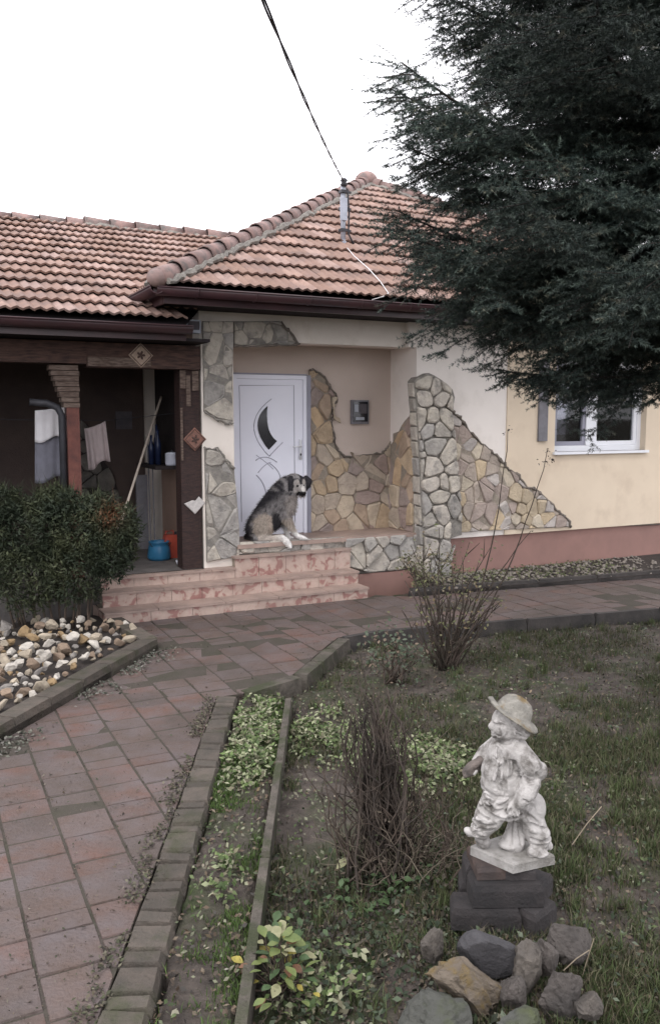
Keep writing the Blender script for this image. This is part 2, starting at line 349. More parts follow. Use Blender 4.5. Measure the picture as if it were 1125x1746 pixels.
def prism(mb, poly, f, d0, d1, cham=.006, wob=0.0):
    """polygon (a,b) extruded from depth d0 to d1; f(a,b,d) -> point; chamfered top edge"""
    n = len(poly); cx = sum(p[0] for p in poly) / n; cy = sum(p[1] for p in poly) / n
    R = sqrt(max(abs(area(poly)), 1e-6)); k = 1 - min(.35, cham * 2 / R)
    tilt = (random.uniform(-wob, wob), random.uniform(-wob, wob))
    top = [(cx + (p[0] - cx) * k, cy + (p[1] - cy) * k) for p in poly]
    vs = [f(p[0], p[1], d0) for p in poly] + [f(p[0], p[1], d0 + (d1 - d0) * .72) for p in poly] + [f(p[0], p[1], d1 + tilt[0] * (p[0] - cx) + tilt[1] * (p[1] - cy)) for p in top]
    fs = []
    for i in range(n):
        j = (i + 1) % n; fs.append((i, j, n + j, n + i)); fs.append((n + i, n + j, 2 * n + j, 2 * n + i))
    fs.append(tuple(2 * n + i for i in range(n))); mb.add(vs, fs)
def voronoi(region, step, jit=.42, stretch=1.0, holes=()):
    xs = [p[0] for p in region]; ys = [p[1] for p in region]; pts = []; sx = step * stretch
    i = 0; y = min(ys) - step
    while y < max(ys) + step:
        x = min(xs) - sx + (sx / 2 if i % 2 else 0)
        while x < max(xs) + sx:
            pts.append((x + random.uniform(-jit, jit) * sx, y + random.uniform(-jit, jit) * step)); x += sx * .92
        y += step; i += 1
    pts = [p for p in pts if random.random() > .24]
    cells = []
    for i, p in enumerate(pts):
        c = [(p[0] - 3 * sx, p[1] - 3 * step), (p[0] + 3 * sx, p[1] - 3 * step), (p[0] + 3 * sx, p[1] + 3 * step), (p[0] - 3 * sx, p[1] + 3 * step)]
        for q in pts:
            if q is p or abs(q[0] - p[0]) > 4 * sx or abs(q[1] - p[1]) > 4 * step: continue
            a, b = q[0] - p[0], q[1] - p[1]; c = clip_half(c, a, b, a * (p[0] + q[0]) / 2 + b * (p[1] + q[1]) / 2)
            if len(c) < 3: break
        if len(c) < 3: continue
        r = clean(clip_convex(list(region), c))
        if len(r) >= 3 and abs(area(r)) > step * step * .06:
            if area(r) < 0: r = r[::-1]
            cells.append(r)
    return cells
def cladding(name, region, f, step, smat, mmat, parent, thick=.03, gap=.008, stretch=1.0, wob=.16):
    if area(region) < 0: region = region[::-1]
    mb = MB(); cx = sum(p[0] for p in region) / len(region)
    n = len(region); vs = [f(p[0], p[1], -.004) for p in region] + [f(p[0], p[1], .0205) for p in region]
    mb.add(vs, [tuple(range(n, 2 * n))] + [(i, (i + 1) % n, n + (i + 1) % n, n + i) for i in range(n)])
    part = build(mb, name, mmat, parent)
    for c in voronoi(region, step, stretch=stretch):
        q = inset(c, gap / 2)
        if len(q) < 3: q = c
        # soften corners
        s = []
        for i in range(len(q)):
            p0, p1, p2 = q[i - 1], q[i], q[(i + 1) % len(q)]
            for o_, w in ((p0, random.uniform(.05, .2)), (p2, random.uniform(.05, .2))): s.append((p1[0] + (o_[0] - p1[0]) * w, p1[1] + (o_[1] - p1[1]) * w))
        mb = MB(); prism(mb, s, f, .010, thick * random.uniform(.7, 1.8), cham=random.uniform(.008, .02), wob=wob)
        build(mb, 'stone', smat, part)
    return part

# ================================================================== HOUSE
house = thing('house', 'single storey cream house with red tiled hip roof and crazy stone cladding round its porch', 'house', tuple(O), AU)
US = -.512; EAVE_Z = 3.27; EV = -.55; PITCH = atan(2.70 / 5.0)
# --- walls
mb = MB(); mb.box(US, .836, 0, .9, .5, 3.12); mb.box(-.62, US, 0, .3, 2.83, 3.12); build(mb, 'wall', M['white_plaster'], house, label='whitish plaster wall beside the porch')
WL, WR, WB, WT = 1.62, 3.25, 1.55, 2.78
mb = MB()
for b in ((.837, WL, -.015, .9, .5, 3.12), (WR, 5.6, -.015, .9, .5, 3.12), (WL, WR, -.015, .9, .5, WB), (WL, WR, -.015, .9, WT, 3.12)): mb.box(*b)
build(mb, 'wall', M['peach'], house, label='peach plaster wall round the window')
bx('plinth', M['plinth'], house, -.015, 5.6, .022, .6, -.25, .497, label='dusty pink plinth')
bx('wall', M['cream'], house, -3.17, -.62, .07, .3, 2.83, 3.12, label='cream beam over the porch')
mb = MB()
for b in ((-2.81, -2.62, .6, .8, .6, 2.84), (-1.64, US, .6, .8, .6, 2.84), (-2.62, -1.64, .6, .8, 2.50, 2.84)): mb.box(*b)
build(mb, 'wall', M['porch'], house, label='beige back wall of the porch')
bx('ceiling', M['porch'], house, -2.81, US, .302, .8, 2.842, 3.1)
bx('wall', M['cream'], house, -3.17, -2.812, .02, 9.2, -.1, 2.829, label='cream pier left of the door')
mb = MB(); mb.box(-2.80, 5.5, .92, 9.2, -.2, 3.11); build(mb, 'wall', M['inner_peach'], house, label='hidden rear part of the house')
# --- porch platform
bx('porch_floor', M['tread'], house, -2.80, -.40, -.03, .6, .565, .61)
bx('wall', M['grey_mortar'], house, -2.80, -.36, .03, .598, -.2, .563, label='base of the porch under the floor slab')
bx('plinth', M['plinth'], house, -1.50, -.40, -.012, .028, -.2, .155, label='low pinkish strip under the porch')
bx('skirting', M['tread'], house, -1.62, -.53, .575, .598, .611, .70)
# --- stone cladding: outlines in (u, z)
front = lambda v: (lambda a, b, d: (a, v - d, b))
px = lambda pts, v: [FV(x, y, v) for x, y in pts]
cladding('stone_cladding', px([(345, 545), (396, 545), (396, 590), (394, 640), (395, 719), (387, 724), (376, 718), (368, 713), (357, 707), (346, 702)], .02), front(.02), .17, M['stone_grey'], M['grey_mortar'], house, label=None) if False else None
def clad(label, pts, v, step, sm, mm, thick=.026, gap=.006, stretch=1.0, wob=.16, fix=None):
    reg = px(pts, v)
    if fix: reg = [fix(p) for p in reg]
    c = cladding('stone_cladding', reg, front(v), step, M[sm], M[mm], house, thick, gap, stretch, wob); c['label'] = label; return c
clad('grey stones on the pier, upper patch', [(345, 548), (397, 548), (397, 590), (395, 640), (396, 719), (387, 724), (376, 718), (368, 713), (357, 707), (347, 702)], .02, .19, 'stone_grey', 'grey_mortar')
clad('tan stones on the pier, lower patch', [(348, 763), (358, 766), (368, 765), (377, 775), (384, 787), (398, 800), (401, 830), (404, 860), (407, 900), (408, 948), (352, 958)], .02, .2, 'stone_grey', 'grey_mortar')
clad('dark grey stones over the door', [(398, 548), (476, 548), (482, 554), (487, 564), (497, 574), (510, 588), (460, 589), (398, 589)], .07, .16, 'stone_grey', 'grey_mortar', wob=.05)
clad('ochre stones beside the door', [(526, 631), (533, 630), (545, 637), (554, 648), (562, 662), (573, 676), (569, 687), (564, 698), (563, 712), (564, 728), (568, 745), (573, 764), (580, 774), (588, 780), (601, 777), (625, 775), (648, 774), (655, 767), (660, 760), (665, 752), (668, 905), (526, 908)], .6, .205, 'stone_warm', 'mortar', thick=.03)
# left face of the right-hand return wall
ret = [(0.0, .61), (.598, .61), (.598, 1.62), (.50, 1.70), (.50, 1.80), (.36, 1.83), (.30, 1.90), (.22, 1.96), (.12, 2.02), (.10, 2.1), (.0, 2.14)]
c = cladding('stone_cladding', ret, lambda a, b, d: (US - d, a, b), .22, M['stone_warm'], M['mortar'], house, .03); c['label'] = 'brownish stones on the porch side wall'
slope = [(768, 699), (776, 707), (783, 716), (794, 731), (806, 744), (818, 756), (831, 766), (843, 776), (853, 788), (862, 799), (872, 804), (880, 811), (888, 823), (899, 833), (910, 834), (920, 843), (936, 857), (946, 869), (956, 880), (964, 884), (970, 898), (815, 905), (778, 908)]
clad('tan crazy paving sloping down the wall', slope, 0, .165, 'stone_slope', 'mortar', thick=.032)
clad('grey fieldstones under the porch floor', [(585, 917), (720, 908), (720, 968), (700, 969), (625, 975), (585, 965)], .03, .2, 'stone_grey', 'grey_mortar', thick=.05)
clad('low course of stones under the threshold', [(405, 924), (585, 915), (585, 936), (405, 944)], .03, .1, 'stone_grey', 'grey_mortar', thick=.03, stretch=1.8)
# raised plaster lips along the broken edges, some coloured dark as their shadow line
def lip(pts, v, r=.018, mname='shadow_rim', name='plaster_edge', fwd=.03):
    P = [Vector((*[(a, v - fwd, b) for a, b in [FV(x, y, v)]][0],)) for x, y in pts]; Q = []
    for i in range(len(P) - 1):
        for k in range(3):
            q = P[i].lerp(P[i + 1], k / 3); Q.append(q + Vector((random.uniform(-.015, .015), 0, random.uniform(-.015, .015))))
    Q.append(P[-1]); mb = MB(); mb.tube(Q, [r * random.uniform(.35, 1.5) for _ in Q], 6); return build(mb, name, M[mname], house, True)
lip(slope[:21], 0, .020)
lip([(526, 631), (533, 630), (545, 637), (554, 648), (562, 662), (573, 676), (569, 687), (564, 698), (563, 712), (564, 728), (568, 745), (573, 764), (580, 774), (588, 780), (601, 777), (625, 775), (648, 774), (655, 767), (660, 760)], .6, .013)
lip([(396, 720), (387, 725), (376, 719), (368, 714), (357, 708), (347, 703)], .02, .012, 'grey_mortar')
lip([(348, 762), (358, 765), (368, 764), (377, 774), (384, 786), (398, 799)], .02, .012, 'grey_mortar')
lip([(398, 590), (430, 590), (460, 590), (490, 590), (511, 589), (500, 577), (487, 563), (478, 548)], .07, .016)
lip([(822, 905), (970, 899), (1125, 894)], 0.01, .010, 'shadow_rim', 'plaster_edge', .005)  # ledge line over the plinth, drawn in the same painted shadow tone
# --- buttress (stone pillar), tapering, broken round top
pil = [(706, 650), (712, 643), (722, 641), (731, 636), (740, 640), (751, 647), (762, 655), (771, 664), (775, 678), (771, 700), (776, 760), (782, 820), (786, 870), (787, 912), (768, 918), (767, 990), (722, 992), (721, 915), (717, 844), (712, 740)]
PV = -.13
reg = px(pil, PV)
butt = None
mb = MB(); n = len(reg); rr = reg if area(reg) > 0 else reg[::-1]
mb.add([(a, PV, b) for a, b in rr] + [(a, .02, b) for a, b in rr], [tuple(range(n))] + [(i, (i + 1) % n, n + (i + 1) % n, n + i) for i in range(n)])
butt = build(mb, 'buttress', M['grey_mortar'], house, label='grey stone buttress with a broken round top')
for cset, ff, st in ((voronoi(rr, .2), lambda a, b, d: (a, PV - d, b), .2),):
    for c in cset:
        q = inset(c, .008) or c
        s = []
        for i in range(len(q)):
            p0, p1, p2 = q[i - 1], q[i], q[(i + 1) % len(q)]
            for o_ in (p0, p2): s.append((p1[0] + (o_[0] - p1[0]) * .2, p1[1] + (o_[1] - p1[1]) * .2))
        m2 = MB(); prism(m2, s, ff, -.006, .04 * random.uniform(.7, 1.5), .016, .10); build(m2, 'stone', M['stone_grey'], butt)
# stones of its left face
z0 = .05
while z0 < 2.35:
    h = random.uniform(.14, .26)
    uL = lambda z: float(np.interp(z, [.0, .5, 1.2, 1.9, 2.5], [FV(722, 985, PV)[0], FV(721, 915, PV)[0], FV(717, 820, PV)[0], FV(712, 735, PV)[0], FV(706, 650, PV)[0]]))
    m2 = MB(); q = [(PV + .005, z0 + .008), (.0, z0 + .012), (.0, z0 + h - .01), (PV + .005, z0 + h - .012)]
    prism(m2, q, lambda a, b, d: (uL(b) - d, a, b), -.01, .03, .01, .1); build(m2, 'stone', M['stone_grey'], butt); z0 += h
# --- door
door = bx('door', M['door'], house, -2.575, -1.735, .575, .63, .615, 2.445)
def dpart(name, m, *b): return bx(name, M[m], door, *b)
mb = MB(); mb.box(-2.62, -2.577, .56, .66, .611, 2.495); mb.box(-1.733, -1.69, .56, .66, .611, 2.495); mb.box(-2.577, -1.733, .56, .66, 2.447, 2.495)
build(mb, 'frame', M['door'], door)
bx('frame', M['frame_grey'], door, -1.688, -1.642, .55, .66, .611, 2.50, label='grey reveal strip right of the door')
bx('frame', M['frame_grey'], door, -2.62, -1.69, .552, .60, 2.497, 2.512, label='grey strip above the door')
DV = .574
def groove(pts, r=.006):
    P = [(FV(x, y, .575)[0], DV - .001, FV(x, y, .575)[1]) for x, y in pts]; mb = MB(); mb.tube(P, r, 6); build(mb, 'moulding', M['door_line'], door, True)
def arc(p0, pc, p1, n=8): return [((1 - t) ** 2 * p0[0] + 2 * t * (1 - t) * pc[0] + t * t * p1[0], (1 - t) ** 2 * p0[1] + 2 * t * (1 - t) * pc[1] + t * t * p1[1]) for t in [i / n for i in range(n + 1)]]
groove([(408, 657), (501, 657), (503, 890)], .004); groove([(408, 657), (412, 890)], .004)
moonL = arc((456, 692), (421, 722), (458, 767), 12); moonR = arc((472, 752), (451, 738), (456, 692), 12)
moon = [FV(x, y, .575) for x, y in moonL + moonR]; mm_ = moon if area(moon) > 0 else moon[::-1]; mm_ = clean(mm_, .003); n = len(mm_)
mb = MB(); mb.add([(a, DV - .006, b) for a, b in mm_] + [(a, DV + .004, b) for a, b in mm_], [tuple(range(n))] + [(i, (i + 1) % n, n + (i + 1) % n, n + i) for i in range(n)])
build(mb, 'pane', M['glass_dark'], door, label='crescent shaped dark glass')
groove(arc((463, 680), (405, 722), (459, 778), 12), .005)
groove(arc((459, 778), (468, 768), (482, 754), 4), .005)
groove(arc((436, 785), (452, 772), (472, 788), 8), .006); groove(arc((440, 806), (452, 790), (462, 788), 8), .005)
groove(arc((460, 790), (476, 800), (479, 818), 8), .006); groove(arc((437, 810), (452, 822), (455, 850), 8), .007)
groove(arc((437, 776), (452, 786), (466, 800), 8), .004)
mb = MB(); mb.box(-1.79, -1.76, .555, .574, 1.50, 1.74); mb.tube([(-1.775, .556, 1.66), (-1.775, .525, 1.66), (-1.83, .52, 1.66), (-1.89, .522, 1.655)], .009, 8); build(mb, 'handle', M['pvc'], door, True)
mb = MB(); mb.ell((-1.775, .553, 1.56), (.011, .008, .016), n=8); build(mb, 'keyhole', M['dark_metal'], door)
# --- meter box on the porch wall
u0, zt = FV(597, 682, .6); u1, zb = FV(626, 723, .6)
mbx = bx('meter_box', M['rail_grey'], house, u0, u1, .56, .602, zb, zt)
bx('pane', M['glass_dark'], mbx, u0 + .02, u1 - .02, .552, .56, zb + .03, zt - .02)
bx('meter', M['metal'], mbx, u0 + .035, u0 + .085, .546, .552, zb + .15, zt - .055); bx('meter', M['slot'], mbx, u0 + .10, u1 - .035, .546, .552, zb + .13, zt - .05); bx('meter', M['metal'], mbx, u0 + .05, u1 - .07, .547, .552, zb + .05, zb + .085)
# --- window
win = thing('window', '', ''); del win['label']; del win['category']; win.parent = house
mb = MB()
WV = .085
mb.box(WL, WR, WV, .16, WB, WB + .075); mb.box(WL, WR, WV, .16, WT - .075, WT); mb.box(WL, WL + .07, WV, .16, WB + .075, WT - .075); mb.box(WR - .07, WR, WV, .16, WB + .075, WT - .075)
build(mb, 'frame', M['pvc'], win)
uM = 2.245
bx('mullion', M['pvc'], win, uM, uM + .15, WV - .005, .16, WB + .076, WT - .076)
for a, b in ((WL + .071, uM - .001), (uM + .151, WR - .071)):
    mb = MB(); f_ = .055
    mb.box(a, b, WV + .012, .15, WB + .077, WB + .077 + f_); mb.box(a, b, WV + .012, .15, WT - .077 - f_, WT - .077); mb.box(a, a + f_, WV + .012, .15, WB + .077 + f_, WT - .077 - f_); mb.box(b - f_, b, WV + .012, .15, WB + .077 + f_, WT - .077 - f_)
    sash = build(mb, 'sash', M['frame_grey'] if a < 2 else M['pvc'], win)
    g = bx('pane', M['glass_dark'], win, a + f_, b - f_, .128, .134, WB + .077 + f_, WT - .077 - f_)
gl = bpy.data.materials.new('clear_glass'); gl.use_nodes = True; t_ = gl.node_tree; t_.nodes.clear()
o_ = t_.nodes.new('ShaderNodeOutputMaterial'); mx = t_.nodes.new('ShaderNodeMixShader'); tr = t_.nodes.new('ShaderNodeBsdfTransparent'); gs = t_.nodes.new('ShaderNodeBsdfGlossy'); gs.inputs['Roughness'].default_value = .03
fr = t_.nodes.new('ShaderNodeFresnel'); fr.inputs[0].default_value = 1.5; tr.inputs[0].default_value = (.72, .73, .78, 1)
t_.links.new(fr.outputs[0], mx.inputs[0]); t_.links.new(tr.outputs[0], mx.inputs[1]); t_.links.new(gs.outputs[0], mx.inputs[2]); t_.links.new(mx.outputs[0], o_.inputs[0])
for c in win.children:
    if c.name.startswith('pane'): c.data.materials.clear(); c.data.materials.append(gl)
# room behind the glass, with a net curtain
mb = MB(); mb.box(WL - .1, WR + .1, .90, .915, WB - .1, WT + .1); build(mb, 'room_wall', M['inner_dark'], win)
mb = MB(); nn = 90
vs = []; fs = []
for i in range(nn + 1):
    a = WL + .03 + (WR - WL - .06) * i / nn
    for k, z in enumerate((WB + .22, WT - .25)): vs.append((a, .215 + .016 * sin(i * 1.55) + .006 * sin(i * 3.7), z))
for i in range(nn): fs.append((2 * i, 2 * i + 2, 2 * i + 3, 2 * i + 1))
mb.add(vs, fs); build(mb, 'curtain', M['curtain'], win, True)
bx('sill', M['pvc'], win, WL - .03, WR + .03, -.06, WV - .002, WB - .035, WB + .0)
# grey vertical strip left of the window
u0, zt = FV(918, 640, -.015); u1, zb = FV(930, 752, -.015)
bx('shutter_rail', M['rail_grey'], house, u0, u1, -.045, -.016, zb, zt + .2)
# --- eaves, fascia, gutter
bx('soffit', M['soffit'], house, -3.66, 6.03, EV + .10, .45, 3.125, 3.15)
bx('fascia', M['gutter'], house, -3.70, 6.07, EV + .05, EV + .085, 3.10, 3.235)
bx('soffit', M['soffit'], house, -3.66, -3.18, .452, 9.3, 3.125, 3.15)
bx('fascia', M['gutter'], house, -3.705, -3.675, EV + .09, 9.3, 3.10, 3.24)
def gutter_mb(p0, p1, r, out):
    """half pipe from p0 to p1, open at the top"""
    p0, p1, out = Vector(p0), Vector(p1), Vector(out).normalized(); up = Vector((0, 0, 1)); mb = MB(); n = 9; vs = []; fs = []
    for p in (p0, p1):
        for rr_ in (r, r * .88):
            for k in range(n + 1):
                q = pi * k / n; vs.append(p + out * (cos(q) * rr_) - up * (sin(q) * rr_))
    m_ = n + 1
    for k in range(n):
        fs += [(k, k + 1, 2 * m_ + k + 1, 2 * m_ + k), (m_ + k, 3 * m_ + k, 3 * m_ + k + 1, m_ + k + 1), (k, m_ + k, m_ + k + 1, k + 1), (2 * m_ + k, 2 * m_ + k + 1, 3 * m_ + k + 1, 3 * m_ + k)]
    fs += [(0, 2 * m_, 3 * m_, m_), (n, m_ + n, 3 * m_ + n, 2 * m_ + n)]
    mb.add(vs, fs)
    mb.tube([p0 + out * r, p1 + out * r], .009, 6)
    return mb
GV = EV - .03
gut = build(gutter_mb((-3.80, GV, 3.235), (6.1, GV, 3.225), .075, (0, -1, 0)), 'gutter', M['gutter'], house, True)
for k in range(16):
    uu = -3.4 + k * .6; mb = MB(); mb.box(uu - .012, uu + .012, GV - .08, GV + .09, 3.243, 3.247); mb.tube([(uu, GV - .079 * cos(q), 3.234 - .079 * sin(q)) for q in [pi * j / 8 for j in range(9)]], .007, 5); build(mb, 'gutter_bracket', M['gutter'], gut)
build(gutter_mb((-3.80, GV - .06, 3.235), (-3.80, 3.4, 3.235), .07, (-1, 0, 0)), 'gutter', M['gutter'], house, True)

# --- tiles
def tile_mesh(name, w, l, waves=2, amp=.024, n=9, m=None):
    vs = []; fs = []; th = .022
    for i in range(n):
        x = -w / 2 + (w + .006) * i / (n - 1); z = amp * (.5 - .5 * cos(2 * pi * waves * i / (n - 1)))
        z += amp * .12 * sin(2 * pi * waves * i / (n - 1))
        vs += [(x, .004, z + .034 - th), (x, 0, z + .034), (x, l, z - .010)]
    for i in range(n - 1):
        a, b = 3 * i, 3 * (i + 1); fs += [(a, b, b + 1, a + 1), (a + 1, b + 1, b + 2, a + 2)]
    me = bpy.data.meshes.new(name); me.from_pydata(vs, [], fs); me.update(); me.materials.append(m); return me
def roof_face(part_owner, origin, xdir, updir, width_fn, rows, expo, tw, master, m, joined=None, x0=0.0, ncol=0, shown=lambda c: True):
    """tiles laid row by row on a sloping plane; width_fn(s)->(xl,xr) limits at slope distance s; cut ones are bisected"""
    X, Yv = Vector(xdir).normalized(), Vector(updir).normalized(); Z = X.cross(Yv); out = []
    B = Matrix((X, Yv, Z)).transposed().to_4x4(); Oo = Vector(origin)
    lim = width_fn
    for r in range(rows):
        s = r * expo; xl, xr = lim(s + expo * .5); off = x0
        c0 = int(math.floor((lim(s)[0] - off) / tw)); c1 = int(math.ceil((lim(s)[1] - off) / tw))
        for c in range(c0, c1 + 1):
            cx = off + (c + .5) * tw
            a0, b0 = lim(s); a1, b1 = lim(s + expo * 1.12)
            if cx + tw / 2 < a0 or cx - tw / 2 > b0: continue
            cut = cx - tw / 2 < a1 or cx + tw / 2 > b1
            jz = random.uniform(-.003, .003); rot = Matrix.Rotation(random.uniform(-.006, .006), 4, 'Z')
            Mx = Matrix.Translation(Oo + X * cx + Yv * (s + random.uniform(-.005, .005)) + Z * (.012 + jz)) @ B @ rot
            out.append((Mx, cut, cx, s))
    objs = []
    for Mx, cut, cx, s in out:
        me = master
        if cut:
            b = bmesh.new(); b.from_mesh(master)
            for side in (0, 1):
                a0, a1 = lim(s)[side] - cx, lim(s + expo)[side] - cx; d = Vector((a1 - a0, expo, 0))
                nrm = Vector((d.y, -d.x, 0)).normalized() * (-1 if side == 0 else 1)
                bmesh.ops.bisect_plane(b, geom=b.verts[:] + b.edges[:] + b.faces[:], plane_co=Vector((a0, 0, 0)), plane_no=nrm, clear_outer=True)
            if not b.faces: b.free(); continue
            me = bpy.data.meshes.new('tile'); b.to_mesh(me); b.free(); me.materials.append(m)
        objs.append((me, Mx, cut))
    return objs
def place_tiles(lst, parent, keep=300, m=None):
    """first `keep` become parts of the roof, the rest one joined part"""
    for me, Mx, cut in lst[:keep]:
        o = bpy.data.objects.new('tile', me); COL.objects.link(o); o.parent = parent; o.matrix_local = Mx
    if len(lst) > keep:
        b = bmesh.new()
        for me, Mx, cut in lst[keep:]:
            t = me.copy(); t.transform(Mx); b.from_mesh(t); bpy.data.meshes.remove(t)
        me = bpy.data.meshes.new('tile_field'); b.to_mesh(me); b.free(); me.materials.clear(); me.materials.append(m); link('tile_field', me, parent, kind='stuff')
TILE = tile_mesh('tile', .21, .46, m=M['tile'])
half = 4.93; SL = sqrt(half ** 2 + (half * tan(PITCH)) ** 2); RL, RR = -3.73, -3.73 + 2 * half; apex = Vector((RL + half, EV + half, EAVE_Z + half * tan(PITCH)))
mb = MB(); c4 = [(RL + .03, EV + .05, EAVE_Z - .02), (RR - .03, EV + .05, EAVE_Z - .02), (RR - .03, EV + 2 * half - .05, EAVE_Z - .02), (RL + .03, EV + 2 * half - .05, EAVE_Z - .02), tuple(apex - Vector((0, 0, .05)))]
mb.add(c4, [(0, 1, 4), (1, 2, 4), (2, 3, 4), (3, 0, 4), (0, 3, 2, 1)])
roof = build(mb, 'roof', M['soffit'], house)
EXP = SL / 14.4
lim = lambda s: (half * min(s, SL) / SL - .0, 2 * half - half * min(s, SL) / SL)
cs, sn = cos(PITCH), sin(PITCH)
ft = roof_face(roof, (RL, EV, EAVE_Z), (1, 0, 0), (0, cs, sn), lim, 15, EXP, .21, TILE, M['tile'])
ft.sort(key=lambda t: 0 if t[1].translation.x < 2.0 else 1)
lt = roof_face(roof, (RL, EV + 2 * half, EAVE_Z), (0, -1, 0), (cs, 0, sn), lim, 15, EXP, .21, TILE, M['tile'])
rt = roof_face(roof, (RR, EV, EAVE_Z), (0, 1, 0), (-cs, 0, sn), lim, 15, EXP, .21, TILE, M['tile'])
bt = roof_face(roof, (RR, EV + 2 * half, EAVE_Z), (-1, 0, 0), (0, -cs, sn), lim, 15, EXP, .21, TILE, M['tile'])
place_tiles(ft + lt + rt + bt, roof, 296, M['tile'])
def ridge_mesh(name, l=.42, r0=.108, r1=.088):
    vs = []; fs = []; n = 8
    for y, r in ((0, r0), (0, r0 - .016), (l, r1)):
        for k in range(n + 1): q = pi * (-.08 + 1.16 * k / n); vs.append((r * cos(q), y, r * sin(q)))
    m_ = n + 1
    for k in range(n): fs += [(k, k + 1, 2 * m_ + k + 1, 2 * m_ + k), (k, m_ + k, m_ + k + 1, k + 1), (m_ + k, 2 * m_ + k, 2 * m_ + k + 1, m_ + k + 1)]
    me = bpy.data.meshes.new(name); me.from_pydata(vs, [], fs); me.update(); me.materials.append(M['ridge']); me.polygons.foreach_set('use_smooth', [True] * len(fs)); return me
RIDGE = ridge_mesh('ridge_tile')
def ridge_line(a, b, parent, step=.36, lift=.0, sink=.035):
    a, b = Vector(a), Vector(b); d = (b - a); L = d.length; d.normalize(); side = d.cross(Vector((0, 0, 1))).normalized(); up = side.cross(d)
    B = Matrix((side, d, up)).transposed().to_4x4(); k = 0; s = 0.0
    while s < L - .1:
        o = bpy.data.objects.new('ridge_tile', RIDGE); COL.objects.link(o); o.parent = parent
        o.matrix_local = Matrix.Translation(a + d * s + up * (lift - sink + .035 + random.uniform(-.006, .006)) + side * random.uniform(-.008, .008)) @ B @ Matrix.Rotation(-.03, 4, 'X'); s += step
    # lumpy bedding mortar under the ridge
    mb = MB(); n_ = int(L / .07)
    for sgn in (-1, 1):
        pts = [a + d * (L * i / n_) + side * sgn * (.112 + random.uniform(-.02, .02)) + up * (-.045 + random.uniform(-.02, .02)) for i in range(n_ + 1)]
        mb.tube(pts, [random.uniform(.022, .048) for _ in pts], 6)
    build(mb, 'ridge_mortar', M['grey_mortar'], parent)
A = Vector((RL, EV, EAVE_Z + .04))
ridge_line(A + Vector((-.06, -.06, -.0)), apex + Vector((0, 0, .05)), roof)
ridge_line(Vector((RR, EV, EAVE_Z + .04)), apex + Vector((0, 0, .05)), roof)
ridge_line(Vector((RL, EV + 2 * half, EAVE_Z + .04)), apex + Vector((0, 0, .05)), roof)
mb = MB(); mb.ell(tuple(apex + Vector((0, 0, .07))), (.19, .19, .14), n=12); build(mb, 'ridge_cap', M['ridge'], roof, True)
# round disc of the first hip tile, facing the yard
mb = MB(); dd = Vector((-1, -1, -.2)).normalized(); p = A + Vector((-.05, -.05, .01)); mb.cap(p, p + dd * .02, .095, .09, 14); build(mb, 'hip_end', M['ridge'], roof, True)

# ================================================================== SIDE WING WITH VERANDA
wing = thing('side_building', 'lower wing with red tiled roof over a dark wooden veranda', 'building', tuple(H2W(-5.2, 1.0, 0)), AU)
WO = Vector((-5.2, 1.0, 0))
def wl(p): return (p[0] - WO.x, p[1] - WO.y, p[2])
def wbx(name, m, a, b, c, d, e, f, parent=wing, **k): return bx(name, M[m], parent, a - WO.x, b - WO.x, c - WO.y, d - WO.y, e, f, **k)
WEV, WEZ, WRV, WRZ = -.42, 2.945, 3.9, 4.69
wp = atan((WRZ - WEZ) / (WRV - WEV)); WSL = (WRV - WEV) / cos(wp); WLft, WRgt = -9.6, -1.0
wroof = MB(); q = [(WLft, WEV + .03, WEZ - .03), (-3.62, WEV + .03, WEZ - .03), (-3.40, 3.0, WEZ - .06 + (3.0 - WEV) * tan(wp)), (-1.0, WRV, WRZ - .05), (WLft, WRV, WRZ - .05), (WLft, 2 * WRV - WEV, WEZ - .03), (-3.0, 2 * WRV - WEV, WEZ - .03)]
q = [(WLft, WEV + .03, WEZ - .03), (-3.45, WEV + .03, WEZ - .03), (-1.0, WRV, WRZ - .05), (WLft, WRV, WRZ - .05), (WLft, 2 * WRV - WEV, WEZ - .03), (-3.4, 2 * WRV - WEV, WEZ - .03)]
wroof.add([wl(p) for p in q], [(0, 1, 2, 3), (3, 2, 5, 4)]); wroof = build(wroof, 'roof', M['soffit'], wing)
wlim = lambda s: (0.0, (-3.50 - WLft) + 2.5 * min(s, WSL) / WSL)
WT_ = tile_mesh('tile', .205, .43, m=M['tile'])
wt = roof_face(wroof, wl((WLft, WEV, WEZ)), (1, 0, 0), (0, cos(wp), sin(wp)), wlim, 13, WSL / 12.6, .205, WT_, M['tile'])
wt.sort(key=lambda t: -t[1].translation.x)
place_tiles(wt, wroof, 290, M['tile'])
ridge_line(Vector(wl((WLft, WRV, WRZ + .0))), Vector(wl((-3.62, WRV, WRZ + .0))), wroof)
ridge_line(Vector(wl((-3.6, WRV, WRZ + .03))), Vector(wl((-1.0, WRV, WRZ + .03))), wroof)
build(gutter_mb(wl((WLft, WEV - .05, 2.90)), wl((-3.42, WEV - .05, 2.89)), .075, (0, -1, 0)), 'gutter', M['gutter'], wing, True)
wbx('fascia', 'gutter', WLft, -3.45, WEV + .03, WEV + .06, 2.76, 2.91)
wbx('soffit', 'soffit', WLft, -3.19, WEV + .065, .15, 2.76, 2.79)
wbx('beam', 'beam_wood', -4.36, -3.19, -.02, .16, 2.50, 2.745)
wbx('beam', 'beam_wood', WLft, -4.362, -.035, .16, 2.53, 2.745)
wbx('board', 'weathered', -4.35, -3.72, -.034, -.021, 2.51, 2.60, label='worn grey strip along the beam')
